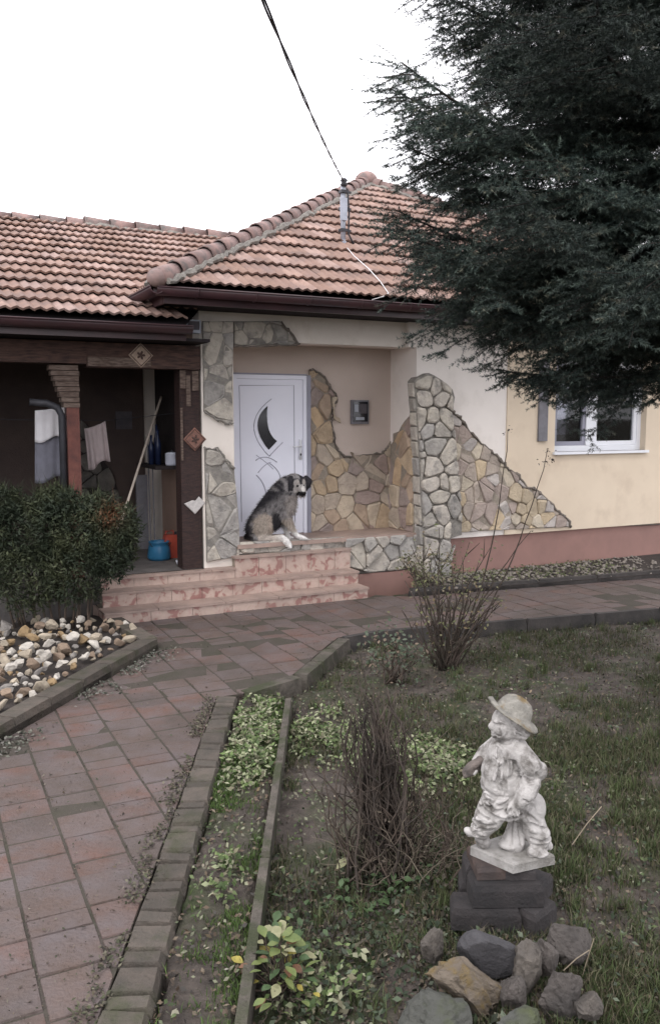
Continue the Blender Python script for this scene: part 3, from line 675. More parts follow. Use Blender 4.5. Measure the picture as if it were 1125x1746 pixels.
# right post, with worn top
post = wbx('post', 'dark_wood', -3.405, -3.185, .03, .23, .38, 2.497)
for i, (z0_, z1_, a, b) in enumerate(((2.30, 2.49, -3.40, -3.34), (2.12, 2.44, -3.335, -3.29), (1.55, 2.10, -3.404, -3.38), (2.28, 2.49, -3.27, -3.20))):
    wbx('splinter', 'weathered', a, b, .012, .029, z0_, z1_, parent=post) if False else bx('worn_strip', M['weathered'], post, a - WO.x, b - WO.x, .012 - WO.y, .029 - WO.y, z0_, z1_)
# left post: stacked carved capital over a red shaft
lp = wbx('post', 'red_wood', -4.56, -4.44, .0, .14, .38, 2.10)
for i in range(8):
    w = .12 + .006 * i; z0_ = 2.10 + i * .052; bx('capital_board', M['weathered'], lp, -4.56 - .03 - .006 * i * 3 - WO.x, -4.44 + .0 - WO.x + random.uniform(-.012, .012), -.01 - WO.y, .15 - WO.y, z0_, z0_ + .046)
mb = MB(); mb.tube([wl(p) for p in [(-4.60, .06, 1.0), (-4.60, .06, 2.02), (-4.64, .06, 2.10), (-4.74, .06, 2.14), (-4.9, .06, 2.15)]], .035, 8); build(mb, 'downpipe', M['dark_metal'], wing, True)
wbx('post', 'dark_wood', -6.3, -6.1, .0, .18, .38, 2.527)
# interior
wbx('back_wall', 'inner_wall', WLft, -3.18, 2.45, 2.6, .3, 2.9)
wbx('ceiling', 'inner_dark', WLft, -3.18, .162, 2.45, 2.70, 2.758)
wbx('end_wall', 'inner_wall', WLft - .15, WLft, -.3, 2.6, .3, 2.9)
wbx('floor', 'concrete', WLft, -3.175, -.02, 2.45, -.2, .378)
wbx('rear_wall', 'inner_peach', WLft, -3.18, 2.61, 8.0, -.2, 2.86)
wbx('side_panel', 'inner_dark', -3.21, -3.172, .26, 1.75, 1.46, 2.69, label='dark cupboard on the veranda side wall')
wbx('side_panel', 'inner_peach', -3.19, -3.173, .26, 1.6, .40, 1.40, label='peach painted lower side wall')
# small dark window and rubble cladding on the back wall
wbx('window', 'slot', -4.0 + .45, -3.84 + .5, 2.42, 2.449, 1.85, 2.08)
sub = [(-4.3, .4), (-3.45, .4), (-3.5, .9), (-3.62, 1.3), (-3.8, 1.55), (-3.9, 1.9), (-4.08, 2.05), (-4.3, 1.95)]
cc = cladding('stone_cladding', [(a - WO.x, b) for a, b in sub], lambda a, b, d: (a, 2.448 - WO.y - d, b), .2, M['dim_stone'], M['inner_dark'], wing, .03)
# shelf on the side wall
wbx('shelf', 'inner_dark', -3.52, -3.215, .62, 1.5, 1.42, 1.46)
wbx('board', 'rail_grey', -3.50, -3.36, 1.62, 1.66, .38, 1.30, label='grey board leaning inside the veranda')

# ------------------------------------------------------------------ steps
steps = thing('stairs', 'three pink marble steps leading up to the porch and veranda', 'steps', tuple(H2W(-2.9, -.3, 0)), AU)
SO = (-2.9, -.3)
def sbx(name, m, a, b, c, d, e, f, **k): return bx(name, M[m], steps, a - SO[0], b - SO[0], c - SO[1], d - SO[1], e, f, **k)
S0 = -4.36
sbx('core', 'mortar', S0 + .03, -1.50, -.535, .0, -.1, .10); sbx('core', 'mortar', S0 + .06, -1.49, -.285, .0, .10, .245); sbx('core', 'mortar', S0 + .09, -2.87, -.075, .018, .245, .36)
sbx('core', 'mortar', -2.85, -1.47, -.075, .02, .245, .47)
def tiled(u0, u1, v, zb, zt, w, tread=.27, back=0.0):
    u = u0
    while u < u1 - .02:
        ww = min(w * random.uniform(.9, 1.1), u1 - u)
        if u1 - u - ww < .08: ww = u1 - u
        sbx('riser_tile', 'rose_tile', u + .002, u + ww - .002, v - .012 + random.uniform(-.003, .002), v + .013, zb, zt)
        u += ww
    u = u0 - .012
    while u < u1:
        ww = min(.62 * random.uniform(.85, 1.15), u1 + .012 - u)
        if u1 - u - ww < .1: ww = u1 + .012 - u
        sbx('tread', 'tread', u + .003, u + ww - .003, v - .03 + random.uniform(-.004, .004), v + tread, zt + .001, zt + .024); u += ww
tiled(S0, -1.47, -.55, -.03, .096, .42, .252)
tiled(S0 + .03, -1.46, -.30, .121, .240, .34, .213)
tiled(S0 + .06, -2.862, -.09, .265, .354, .34, .105)
tiled(-2.86, -1.45, -.09, .265, .470, .30, .100)
sbx('riser_tile', 'rose_tile', -1.472, -1.446, -.52, -.30, -.02, .095); sbx('riser_tile', 'rose_tile', -1.462, -1.436, -.272, -.09, .122, .24); sbx('riser_tile', 'rose_tile', -1.452, -1.426, -.062, -.0, .266, .47)
sbx('riser_tile', 'rose_tile', S0 - .012, S0 + .013, -.52, -.0, -.03, .095)

# ================================================================== GROUND, PATH, KERBS
def gp(x, y): p = G(x, y); return (float(p[0]), float(p[1]))
KERB_R = [gp(487, 1190), gp(400, 1746)]
e_in = [gp(370, 1188), gp(165, 1746)]; e_out = [gp(406, 1188), gp(252, 1746)]
def ext(a, b, t): return (a[0] + (b[0] - a[0]) * t, a[1] + (b[1] - a[1]) * t)
e_in.append(ext(*e_in, 1.35)); e_out.append(ext(*e_out, 1.35)); KERB_R.append(ext(*KERB_R, 1.35))
cornerA, cornerB = gp(500, 1150), gp(575, 1087)
kR = [gp(500, 1150), gp(575, 1087), gp(640, 1077), gp(1018, 1046)]
kR.append(ext(kR[2], kR[3], 2.6))
wK = [gp(700, 1018), gp(1018, 993)]; wK.append(ext(*wK, 2.6))
rb0, rb1, rb2 = gp(107, 1203), gp(270, 1107), gp(208, 1068)
rbL = ext(rb1, rb0, 1.9)
h2 = lambda u, v: tuple(float(t) for t in H2W(u, v, 0)[:2])
path_poly = [e_in[2], e_in[0], gp(415, 1182), kR[0], kR[1], kR[2], kR[4], wK[2], wK[0], gp(640, 1014), h2(-1.45, -.55), h2(S0, -.55), rb2, rb1, rb0, rbL, (rbL[0] - .2, rbL[1] - 1.2), (-3.2, 3.0), (-3.2, 1.0)]
garden_poly = [KERB_R[2], KERB_R[0], gp(500, 1160), kR[1], kR[2], kR[4], (kR[4][0] + 3, kR[4][1] - 3), (9, 1), (3, .6)]
strip_poly = [e_out[2], e_out[0], gp(430, 1180), gp(487, 1180), KERB_R[0], KERB_R[2]]
both = [e_out[2], e_out[0], gp(430, 1178), gp(500, 1160), kR[1], kR[2], kR[4], (kR[4][0] + 3, kR[4][1] - 3), (9, 1), (3, .6)]
def gheight(x, y):
    z = -.12 + .05 * (fnoise(x, y, 1.3) - .5) + .04 * (fnoise(x + 5, y, 5.0) - .5) + .026 * (vnoise(x, y, 14) - .5) + .014 * (vnoise(x + 3, y, 27) - .5)
    st = inpoly(x, y, strip_poly); z = np.where(st, -.035 + .035 * (fnoise(x, y, 6) - .5) + .022 * (vnoise(x, y, 25) - .5), z)
    d = np.hypot(x - .66, y - 2.95); z = z + .10 * np.exp(-(d / .40) ** 2)
    d = np.hypot(x - .5, y - 3.62); z = z + .06 * np.exp(-(d / .3) ** 2)
    pp = inpoly(x, y, path_poly); z = np.where(pp, -.10, z)
    return z
xs = np.unique(np.concatenate([[-900, -300, -100, -40, -20, -12, -8, -6], np.arange(-5, -1, .12), np.arange(-1, 2.2, .03), np.arange(2.2, 8, .1), [9, 11, 15, 25, 60, 200, 900]]))
ys = np.unique(np.concatenate([[-900, -200, -60, -20, -8, -3, 0, 1], np.arange(1.6, 5.2, .03), np.arange(5.2, 9.2, .06), np.arange(9.2, 14, .3), [16, 20, 30, 60, 200, 900]]))
gx, gy = np.meshgrid(xs, ys); gz = gheight(gx, gy)
far = (np.abs(gx) > 12) | (gy > 16) | (gy < -3); gz = np.where(far, -.13, gz)
nx_, ny_ = len(xs), len(ys); V = np.stack([gx.ravel(), gy.ravel(), gz.ravel()], 1)
ii, jj = np.meshgrid(np.arange(nx_ - 1), np.arange(ny_ - 1)); i0 = (jj * nx_ + ii).ravel()
Fq = np.stack([i0, i0 + 1, i0 + 1 + nx_, i0 + nx_], 1)
ground = link('ground', np_mesh('ground', V, Fq, m=M['soil'], smooth=True), kind='structure')

# path: bed plus pavers laid in rows that run towards the house
def poly_slab(name, poly, z0, z1, m, parent=None, **k):
    p = poly if area(poly) > 0 else poly[::-1]; n = len(p); mb = MB()
    mb.add([(a, b, z0) for a, b in p] + [(a, b, z1) for a, b in p], [tuple(range(n, 2 * n))] + [(i, (i + 1) % n, n + (i + 1) % n, n + i) for i in range(n)])
    return build(mb, name, m, parent, **k)
path = poly_slab('path', path_poly, -.14, -.003, M['path_base'], kind='structure')
pp_uv = [UVof(p) for p in path_poly]
PW = .25; pav = []; cache = {}
umin, umax = min(p[0] for p in pp_uv), max(p[0] for p in pp_uv); vmin, vmax = min(p[1] for p in pp_uv), max(p[1] for p in pp_uv)
vmin = max(vmin, -8.4); umax = min(umax, 4.5)
cI = 0; uu = umin
def f_path(a, b, d): w = H2W(a, b, d); return (float(w[0]), float(w[1]), float(w[2]))
while uu < umax:
    vv = vmin - (.125 if cI % 2 else 0) - random.choice((0, .06))
    while vv < vmax:
        ln = random.choice((.25, .25, .25, .25, .19, .125))
        g_ = .0035; conv = [(uu + g_, vv + g_), (uu + PW - g_, vv + g_), (uu + PW - g_, vv + ln - g_), (uu + g_, vv + ln - g_)]
        c = clean(clip_convex(list(pp_uv), conv), .006)
        if len(c) >= 3 and abs(area(c)) > .004:
            if area(c) < 0: c = c[::-1]
            mx_ = sum(p[0] for p in c) / len(c); my_ = sum(p[1] for p in c) / len(c); w = H2W(mx_, my_, 0)
            full = len(c) == 4 and abs(abs(area(c)) - (PW - 2 * g_) * (ln - 2 * g_)) < 1e-4
            pav.append((float(w[0]), float(w[1]), c, ln if full else None, (uu + PW / 2, vv + ln / 2)))
        vv += ln
    uu += PW; cI += 1
pav.sort(key=lambda t: (t[0] ** 2 + t[1] ** 2) + (100 if (abs(t[0]) > .43 * t[1] + .3 or t[1] < 2.2) else 0))
rest = MB()
for k, (wx, wy, c, ln, cen) in enumerate(pav):
    dz = random.uniform(-.004, .004) + .012 * (fnoise(wx, wy, 1.7) - .5)
    if k < 300:
        if ln:
            if ln not in cache:
                mb = MB(); h_ = ln / 2 - .0035; w_ = PW / 2 - .0035; prism(mb, [(-w_, -h_), (w_, -h_), (w_, h_), (-w_, h_)], lambda a, b, d: (a, b, d), -.05, 0, .004); cache[ln] = mb.mesh('paver', M['paver'])
            w = H2W(cen[0], cen[1], dz)
            link('paver', cache[ln], path, tuple(w), (random.uniform(-.014, .014), random.uniform(-.014, .014), AU + random.uniform(-.016, .016)))
        else:
            mb = MB(); prism(mb, c, lambda a, b, d: f_path(a, b, d), -.05, dz, .004); build(mb, 'paver', M['paver'], path)
    else: prism(rest, c, lambda a, b, d: f_path(a, b, d), -.05, dz, .004)
build(rest, 'paver_field', M['paver'], path, kind='stuff')

# brick edging along the near path: wide and narrow bricks in turn
edg = thing('brick_edging', 'row of worn grey bricks edging the red path beside the mossy strip', 'edging', (*e_in[1], 0))
t = 0.0; Ln = sqrt((e_in[2][0] - e_in[0][0]) ** 2 + (e_in[2][1] - e_in[0][1]) ** 2); k = 0
while t < Ln - .05:
    b = (.165 if k % 2 == 0 else .082) * random.uniform(.9, 1.1)
    q = [ext(e_in[0], e_in[2], (t + .004) / Ln), ext(e_out[0], e_out[2], (t + .004) / Ln), ext(e_out[0], e_out[2], (t + b - .004) / Ln), ext(e_in[0], e_in[2], (t + b - .004) / Ln)]
    q = [(x - e_in[1][0] + random.uniform(-.005, .005), y - e_in[1][1] + random.uniform(-.003, .003)) for x, y in q]
    if area(q) < 0: q = q[::-1]
    mb = MB(); prism(mb, q, lambda a, b_, d: (a, b_, d), -.10, .016 + random.uniform(-.009, .010), .012, .06); build(mb, 'brick', M['edging'], edg); t += b; k += 1
def kerb_run(name, label, pts, w, z0, z1, m, side=1, piece=.5, jag=.006, group=None):
    """row of kerb stones along a polyline; side = which side of the line the width lies on"""
    kb = thing(name, label, 'kerb', (*pts[0], 0), 0, group)
    for i in range(len(pts) - 1):
        a, b = Vector((*pts[i], 0)), Vector((*pts[i + 1], 0)); L = (b - a).length
        if L < .02: continue
        d = (b - a) / L; nn_ = Vector((-d.y, d.x, 0)) * side; n_ = max(1, round(L / piece)); st = L / n_
        for j in range(n_):
            p = a + d * (j * st + .004); q = a + d * ((j + 1) * st - .004); o_ = random.uniform(-jag, jag)
            pl = [(p.x, p.y), (q.x, q.y), (q.x + nn_.x * (w + o_), q.y + nn_.y * (w + o_)), (p.x + nn_.x * (w + o_), p.y + nn_.y * (w + o_))]
            pl = [(x - pts[0][0], y - pts[0][1]) for x, y in pl]
            if area(pl) < 0: pl = pl[::-1]
            mb = MB(); prism(mb, pl, lambda a_, b_, d_: (a_, b_, d_), z0, z1 + random.uniform(-jag, jag) * .7, .006, .01); build(mb, 'kerb_stone', m, kb)
    return kb
kerb_run('garden_kerb', 'thin concrete kerb between the mossy strip and the garden bed', [KERB_R[0], KERB_R[2]], .045, -.2, .012, M['kerb'], 1, 1.0)
kerb_run('path_kerb', 'mossy concrete kerb at the bend of the path', [gp(408, 1180), gp(500, 1153), gp(577, 1089)], .11, -.2, .014, M['kerb'], -1, .45)
kerb_run('path_kerb', 'long low kerb between the red path and the lawn', [gp(580, 1088), kR[2], kR[4]], .06, -.22, .012, M['dark_kerb'], -1, .8)
kerb_run('wall_kerb', 'dark kerb holding the gravel strip along the pink plinth', [wK[0], wK[1], wK[2]], .07, -.1, .085, M['dark_kerb'], 1, 1.0)
kerb_run('bed_kerb', 'brick kerb round the bed of pale stones', [rb2, rb1, rbL], .15, -.1, .10, M['edging'], -1, .42)
# bed of pale stones at the left
bed_poly = [rb2, ext(rb1, rb2, .0), rb1, rbL, (rbL[0] - 1.2, rbL[1] + .5), h2(S0 - 2.6, -.3), h2(S0 - .02, -.3)]
bed = poly_slab('stone_bed', [rb2, rb1, rbL, (rbL[0] - 1.6, rbL[1] + .8), h2(S0 - 3.2, -.25), h2(S0 - .05, -.25)], -.12, .045, M['bed_soil'], kind='structure')
# gravel strip along the wall
gs_poly = [ext(wK[0], wK[1], .02), wK[2], tuple(H2W(5.6, .01, 0)[:2]), tuple(H2W(-.42, .01, 0)[:2])]
gstrip = poly_slab('gravel_bed', gs_poly, -.1, .05, M['bed_soil'], kind='structure')
# far strip left of the path kerb: path foot soil is the ground itself

# ------------------------------------------------------------------ rocks
def rock_mesh(name, m, r=(1, 1, 1), cuts=9, seed=0, sub=3, noise=.05, keep=(.55, .95)):
    rg = random.Random(seed); b = bmesh.new(); bmesh.ops.create_icosphere(b, subdivisions=sub, radius=1)
    pl = []
    for _ in range(cuts):
        d = Vector((rg.gauss(0, 1), rg.gauss(0, 1), rg.gauss(0, 1))).normalized(); pl.append((d, rg.uniform(*keep)))
    for v in b.verts:
        for d, c in pl:
            e = v.co.dot(d) - c
            if e > 0: v.co -= d * e * .94
        n_ = sum(sin(v.co.dot(Vector((rg2 * 3.1 + 2, 4.7 - rg2, 3.3 + rg2))) * 3 + rg2) for rg2 in (1, 2, 3)) / 3
        v.co *= 1 + noise * n_ + noise * .9 * fractal(v.co * 2.2 + Vector((seed, 0, 0)), .9, 2.1, 4)
        v.co.x *= r[0]; v.co.y *= r[1]; v.co.z *= r[2]
    me = bpy.data.meshes.new(name); b.to_mesh(me); b.free(); me.materials.append(m); return me
w_d = lambda x, y: abs((x - rb1[0]) * (rb0[1] - rb1[1]) - (y - rb1[1]) * (rb0[0] - rb1[0])) / sqrt((rb0[0] - rb1[0]) ** 2 + (rb0[1] - rb1[1]) ** 2)
wr = [rock_mesh('pale_stone', M['white_rock'], (1, random.uniform(.5, .9), random.uniform(.4, .75)), 14, s, 2, .09, (.34, .75)) for s in range(7)]
wrk = {n_: [m_.copy() for m_ in wr] for n_, c_, l_ in WRK}
for n_ in wrk:
    for m_ in wrk[n_]: m_.materials.clear(); m_.materials.append(M[n_])
bp_ = []
ex = Vector((rb0[0] - rb1[0], rb0[1] - rb1[1])); 
for k in range(2500):
    px_, py_ = random.uniform(-10, 238), random.uniform(1064, 1235)
    w = gp(px_, py_)
    if py_ > 1172 - (px_ - 107) * .585 or not inpoly(np.array([w[0]]), np.array([w[1]]), bed_poly)[0]: continue
    if py_ < 1072 + 18 * random.random(): continue
    s = random.choice((.035, .05, .06, .075, .095)) * random.uniform(.85, 1.2)
    if any((w[0] - q[0]) ** 2 + (w[1] - q[1]) ** 2 < (.52 * (s + q[2])) ** 2 for q in bp_): continue
    # keep off the kerb
    d = abs((w[0] - rb1[0]) * ex.y - (w[1] - rb1[1]) * ex.x) / ex.length
    if d < .165 + s * .55: continue
    bp_.append((w[0], w[1], s))
for i, (x, y, s) in enumerate(bp_[:190]):
    n_, c_, l_ = random.choice((WRK[0], WRK[0], WRK[1], WRK[1], WRK[1], WRK[2], WRK[2], WRK[3], WRK[4]))
    o = link('pale_stone', random.choice(wrk[n_]), None, (x, y, .05 + s * random.uniform(.2, .5) + .07 * random.random() * min(1, max(0, (w_d(x, y) - .2) * 4))), (random.uniform(-.6, .6), random.uniform(-.6, .6), random.uniform(0, 6.3)), s)
    o['label'] = l_ + ' stone heaped in the kerbed bed in front of the bush'; o['category'] = 'stone'; o['group'] = l_ + ' stones of the left bed'
# gravel by the wall
V = []; Fc = []; rgv = [rock_mesh('pebble', M['gravel'], (1, .8, .6), 6, 40 + s, 1, .05) for s in range(4)]
b = bmesh.new()
for k in range(700):
    t = random.random() ** 1.2; e = random.random(); p0 = ext(wK[0], wK[2], t * .6); q0 = H2W(-.42 + t * .6 * 6, -.02, 0)
    x, y = p0[0] * (1 - e) + q0[0] * e, p0[1] * (1 - e) + q0[1] * e; s = random.uniform(.012, .034)
    tm = random.choice(rgv).copy(); tm.transform(Matrix.Translation((x, y, .055 + s * .3)) @ Matrix.Rotation(random.uniform(0, 6), 4, 'Z') @ Matrix.Scale(s, 4)); b.from_mesh(tm); bpy.data.meshes.remove(tm)
me = bpy.data.meshes.new('gravel'); b.to_mesh(me); b.free(); me.materials.clear(); me.materials.append(M['gravel']); link('gravel', me, None, kind='stuff')
for m_ in rgv: bpy.data.meshes.remove(m_)
def rock(label, mk, px_, py_, y, wpx, hpx, dpt, rot, seed, keep=(.55, .9), name='rock', cuts=12, nz=.075):
    p = D(px_, py_, y); k = y / F * 1.02
    o = link(name, rock_mesh(name, M[mk], (1, 1, 1), cuts, seed, 4, nz, keep), None, tuple(p), rot, (wpx * k / 2, dpt / 2, hpx * k / 2)); o['label'] = label; o['category'] = 'rock'; return o
rock('dark slate slab leaning against the brick pedestal', 'rock_slate', 832, 1626, 2.84, 118, 96, .13, (.35, .50, .1), 3, (.52, .80), cuts=7, nz=.02)
rock('tall narrow tan rock standing right of the dark slab', 'rock_tan', 899, 1652, 2.78, 62, 132, .10, (.15, .10, 0), 5, (.6, .9))
rock('small upright greyish rock behind the tall tan one', 'rock_brown', 929, 1634, 2.84, 46, 80, .09, (0, .15, 0), 8)
rock('rounded reddish brown rock low at the right of the pile', 'rock_brown', 953, 1694, 2.72, 88, 104, .14, (.2, .1, .3), 11)
rock('yellow lichen crusted rock lying under the dark slab', 'rock_moss', 800, 1684, 2.72, 168, 96, .16, (.1, .35, .1), 14, (.45, .8), cuts=12, nz=.10)
rock('big grey green boulder at the bottom edge of the picture', 'rock_green', 745, 1740, 2.60, 150, 124, .20, (.2, .0, .2), 17, (.5, .85))
rock('small dark rock wedged between slab and tan rock', 'rock_brown', 872, 1694, 2.74, 54, 80, .09, (0, .1, 0), 21)
rock('lichen spotted stone left of the pedestal foot', 'rock_tan', 738, 1612, 2.95, 50, 70, .09, (.1, .1, .5), 23)
rock('earthy sloping rock right behind the pile', 'rock_brown', 972, 1606, 2.95, 96, 76, .14, (.1, .6, .2), 27, (.6, .9))
rock('pale rock lying in the right corner of the pile', 'rock_tan', 1004, 1716, 2.66, 56, 56, .09, (.1, .2, .4), 29)
rock('dark stone at the very bottom under the reddish brown rock', 'rock_green', 890, 1752, 2.58, 110, 60, .16, (.1, .1, .4), 33)

# ================================================================== PEDESTAL AND STATUE
PC = G(862, 1606, -.06); PX, PY = float(PC[0]), float(PC[1]) + .12
ped = thing('brick_pedestal', 'low stack of dark bricks carrying the white boy statue', 'pedestal', (PX, PY, -.08))
BR = {}
def pbrick(x, y, z, l, w, h, rz, m='ped'):
    mb = MB(); prism(mb, [(-l / 2, -w / 2), (l / 2, -w / 2), (l / 2, w / 2), (-l / 2, w / 2)], lambda a, b, d: (a, b, d), 0, h, .008); build(mb, 'brick', M[m], ped); o = ped.children[-1]
    o.location = (x, y, z); o.rotation_euler = (random.uniform(-.02, .02), random.uniform(-.02, .02), rz)
bh = .092
for (x, y, l, w, rz) in ((-.09, -.10, .28, .13, .12), (.12, .02, .13, .28, .1), (-.09, .10, .26, .13, .2)): pbrick(x, y, 0, l, w, bh - .003, rz)
for (x, y, l, w, rz) in ((.01, -.125, .28, .13, -.06), (-.12, .03, .13, .26, -.1), (.13, .06, .26, .13, 1.4), (.09, -.125, .13, .13, .72)): pbrick(x, y, bh, l, w, bh - .003, rz)
for (x, y, l, w, rz) in ((-.08, -.09, .27, .13, -.10), (.10, -.085, .15, .15, .76), (.12, .06, .13, .25, -.62), (-.02, .09, .27, .13, -.1)): pbrick(x, y, 2 * bh, l, w, bh - .003, rz)
for (x, y, l, w, rz, mm2) in ((.0, -.075, .28, .13, .03, 'ped'), (.0, .07, .28, .13, -.02, 'ped')): pbrick(x, y, 3 * bh, l, w, bh - .003, rz, mm2)
for (x, y, l, w, rz, mm2) in ((-.06, .0, .12, .20, .05, 'ped_red'), (.06, .0, .12, .20, -.03, 'ped')): pbrick(x, y, 4 * bh, l, w, .045, rz, mm2)
PZ = -.08 + 4 * bh + .046
SY = PY - .01
k_ = SY / F * 1.0
bc = D(868, 1462, SY)
PZ = float(bc[2]) - .0
ped.location.z += PZ - (-.08 + 4 * bh + .046)
stat = thing('statue', 'whitewashed garden statue of a small boy in a hat striding on a square base', 'statue', (float(bc[0]), SY, PZ))
q = .00054 * 1.0
def SP(cx, cy, y=0.0): return ((cx - 520) * q, y, (1352 - cy) * q * 1.015 + .045)
mb = MB(); c45 = [(215, 1268), (490, 1432), (835, 1345), (560, 1200)]
# base plate: a square stood on its corner towards the viewer
bpz = [(-.155, .02), (-.012, -.125), (.168, -.055), (.03, .13)]
mb.add([(x, y, 0.0) for x, y in bpz] + [(x, y, .034) for x, y in bpz] + [(x * .96, y * .96, .042) for x, y in bpz], [(3, 2, 1, 0), (8, 9, 10, 11)] + [(i, (i + 1) % 4, 4 + (i + 1) % 4, 4 + i) for i in range(4)] + [(4 + i, 4 + (i + 1) % 4, 8 + (i + 1) % 4, 8 + i) for i in range(4)])
build(mb, 'base', M['statue_base'], stat)
mb = MB()
# support stump
mb.chain([SP(565, 1060, .02), SP(560, 1180, .015), SP(548, 1310, .0)], [.022, .028, .048], 12)
mb.ell(SP(520, 1320, -.01), (.05, .04, .02))
# trailing leg (image right), shoe
mb.chain([SP(560, 985, .0), SP(655, 1100, -.005), SP(725, 1265, -.02)], [.066, .056, .046], 14)
mb.ell(SP(690, 1050, 0), (.05, .055, .065)); mb.ell(SP(722, 1225, -.02), (.048, .05, .034)); mb.ell(SP(735, 1262, -.02), (.046, .046, .014))
mb.cap(SP(760, 1330, -.01), SP(680, 1345, -.055), .027, .032, 14); mb.ell(SP(705, 1352, -.05), (.045, .036, .018)); mb.cap(SP(800, 1325, 0), SP(810, 1345, 0), .018, .018)
# leading leg (image left), bent, with creased trouser
mb.chain([SP(420, 985, -.01), SP(345, 1090, -.035), SP(300, 1190, -.02)], [.066, .058, .042], 14)
for i, (x, y) in enumerate(((350, 1060), (325, 1110), (300, 1150), (285, 1190))): mb.ell(SP(x, y, -.028), (.052 - .004 * i, .048, .017), Euler((0, .35, 0)))
mb.cap(SP(262, 1200, -.03), SP(205, 1200, -.045), .022, .017, 14); mb.ell(SP(200, 1190, -.047), (.024, .019, .016), Euler((0, .5, 0))); mb.ell(SP(232, 1212, -.04), (.04, .022, .010), Euler((0, .3, 0))); mb.cap(SP(300, 1225, -.015), SP(330, 1240, 0), .026, .024); mb.cap(SP(300, 1270, -.01), SP(320, 1310, 0), .026, .03)
# hips, belly, shirt
mb.ell(SP(478, 960, .0), (.098, .082, .06), Euler((0, -.15, 0))); mb.ell(SP(470, 850, .0), (.098, .082, .085)); mb.ell(SP(455, 760, .0), (.088, .075, .085)); mb.ell(SP(480, 660, .0), (.082, .072, .085)); mb.ell(SP(505, 590, .0), (.072, .07, .05))
mb.ell(SP(380, 790, -.01), (.04, .055, .07))
# folds: hem of the shirt and belt
for i in range(9):
    t_ = .1 + .9 * i / 8; mb.ell(SP(270 + 380 * t_, 950 + 95 * sin(t_ * pi * .8) + 20 * t_, -.085 + .10 * abs(t_ - .45)), (.024, .022, .018))
for x, y, a in ((350, 960, .4), (400, 985, .2), (330, 900, .8), (420, 930, -.4), (370, 1010, .2)): mb.ell(SP(x, y, -.075), (.03, .016, .011), Euler((0, a, 0)))
for x, y in ((400, 660), (425, 740), (450, 830), (380, 720)): mb.cap(SP(x, y, -.068), SP(x - 18, y + 60, -.072), .009, .007, 8)
# neck, head facing the left
mb.cap(SP(500, 545, 0), SP(490, 480, 0), .045, .042); mb.ell(SP(482, 408, .0), (.066, .066, .070)); mb.ell(SP(440, 440, -.005), (.043, .052, .044)); mb.ell(SP(425, 462, -.03), (.026, .022, .024)); mb.ell(SP(430, 462, .03), (.026, .022, .024))
mb.ell(SP(398, 492, -.003), (.020, .024, .017)); mb.cap(SP(385, 390, -.006), SP(363, 425, -.010), .010, .0155, 10); mb.ell(SP(380, 468, -.006), (.012, .02, .006)); mb.ell(SP(384, 481, -.006), (.011, .018, .006))
mb.ell(SP(392, 372, -.02), (.016, .03, .008), Euler((0, -.2, 0))); mb.ell(SP(403, 398, -.032), (.009, .012, .009)); mb.ell(SP(398, 398, .02), (.009, .012, .009))
mb.ell(SP(520, 425, -.062), (.011, .012, .02)); mb.ell(SP(545, 430, -.01), (.048, .06, .05)); mb.ell(SP(590, 460, -.015), (.028, .05, .026)); mb.ell(SP(525, 385, -.045), (.04, .025, .03))
# near arm: sleeve back to the elbow, forearm forward and down, hand with fingers in the pocket
mb.chain([SP(560, 595, -.055), SP(625, 665, -.085), SP(690, 720, -.07)], [.044, .042, .033], 14); mb.ell(SP(640, 725, -.078), (.055, .035, .018), Euler((0, -.05, 0))); mb.ell(SP(705, 705, -.07), (.024, .036, .030))
mb.chain([SP(625, 790, -.085), SP(585, 860, -.100), SP(540, 920, -.103)], [.040, .040, .027], 14); mb.ell(SP(645, 780, -.075), (.02, .03, .024))
mb.ell(SP(505, 955, -.100), (.026, .017, .028), Euler((0, .5, 0)))
for i, (dx, dy) in enumerate(((-40, 55), (-18, 68), (6, 70), (30, 62))): mb.chain([SP(500 + i * 8, 965, -.108), SP(500 + dx * .6 + i * 4, 965 + dy * .6, -.113), SP(500 + dx + i * 3, 965 + dy, -.103)], [.0085, .008, .0065], 8)
mb.chain([SP(485, 935, -.105), SP(462, 955, -.112), SP(458, 985, -.108)], [.0085, .008, .0065], 8)
# far arm, forward
mb.chain([SP(430, 610, .05), SP(350, 690, .07), SP(290, 745, .06)], [.04, .036, .026], 12)
mb.ell(SP(275, 765, .055), (.02, .018, .02))
for i in range(4): mb.chain([SP(268, 765 + 8 * i, .045 - .008 * i), SP(248, 780 + 8 * i, .035 - .006 * i), SP(256, 800 + 6 * i, .03)], [.0075, .007, .006], 6)
# more modelling: pleats, hair locks, trouser folds
for a, b, y0, y1, r_ in (((545, 640), (560, 700), -.095, -.10, .008), ((600, 640), (620, 700), -.10, -.108, .008), ((575, 1060), (640, 1150), -.055, -.05, .010), ((600, 1010), (690, 1090), -.055, -.052, .011), ((650, 1170), (760, 1200), -.06, -.055, .010), ((640, 1100), (730, 1140), -.062, -.05, .010), ((250, 1065), (370, 1090), -.075, -.075, .010), ((240, 1150), (350, 1165), -.065, -.062, .010), ((420, 560), (450, 640), -.055, -.072, .008), ((400, 550), (385, 620), -.04, -.055, .009), ((560, 420), (610, 470), -.05, -.05, .012), ((540, 450), (590, 490), -.055, -.045, .012), ((500, 385), (560, 400), -.06, -.055, .010)):
    mb.cap(SP(*a, y0), SP(*b, y1), r_, r_ * .7, 8)
fm = remesh(mb, 'figure', .0037, M['statue'], 1)
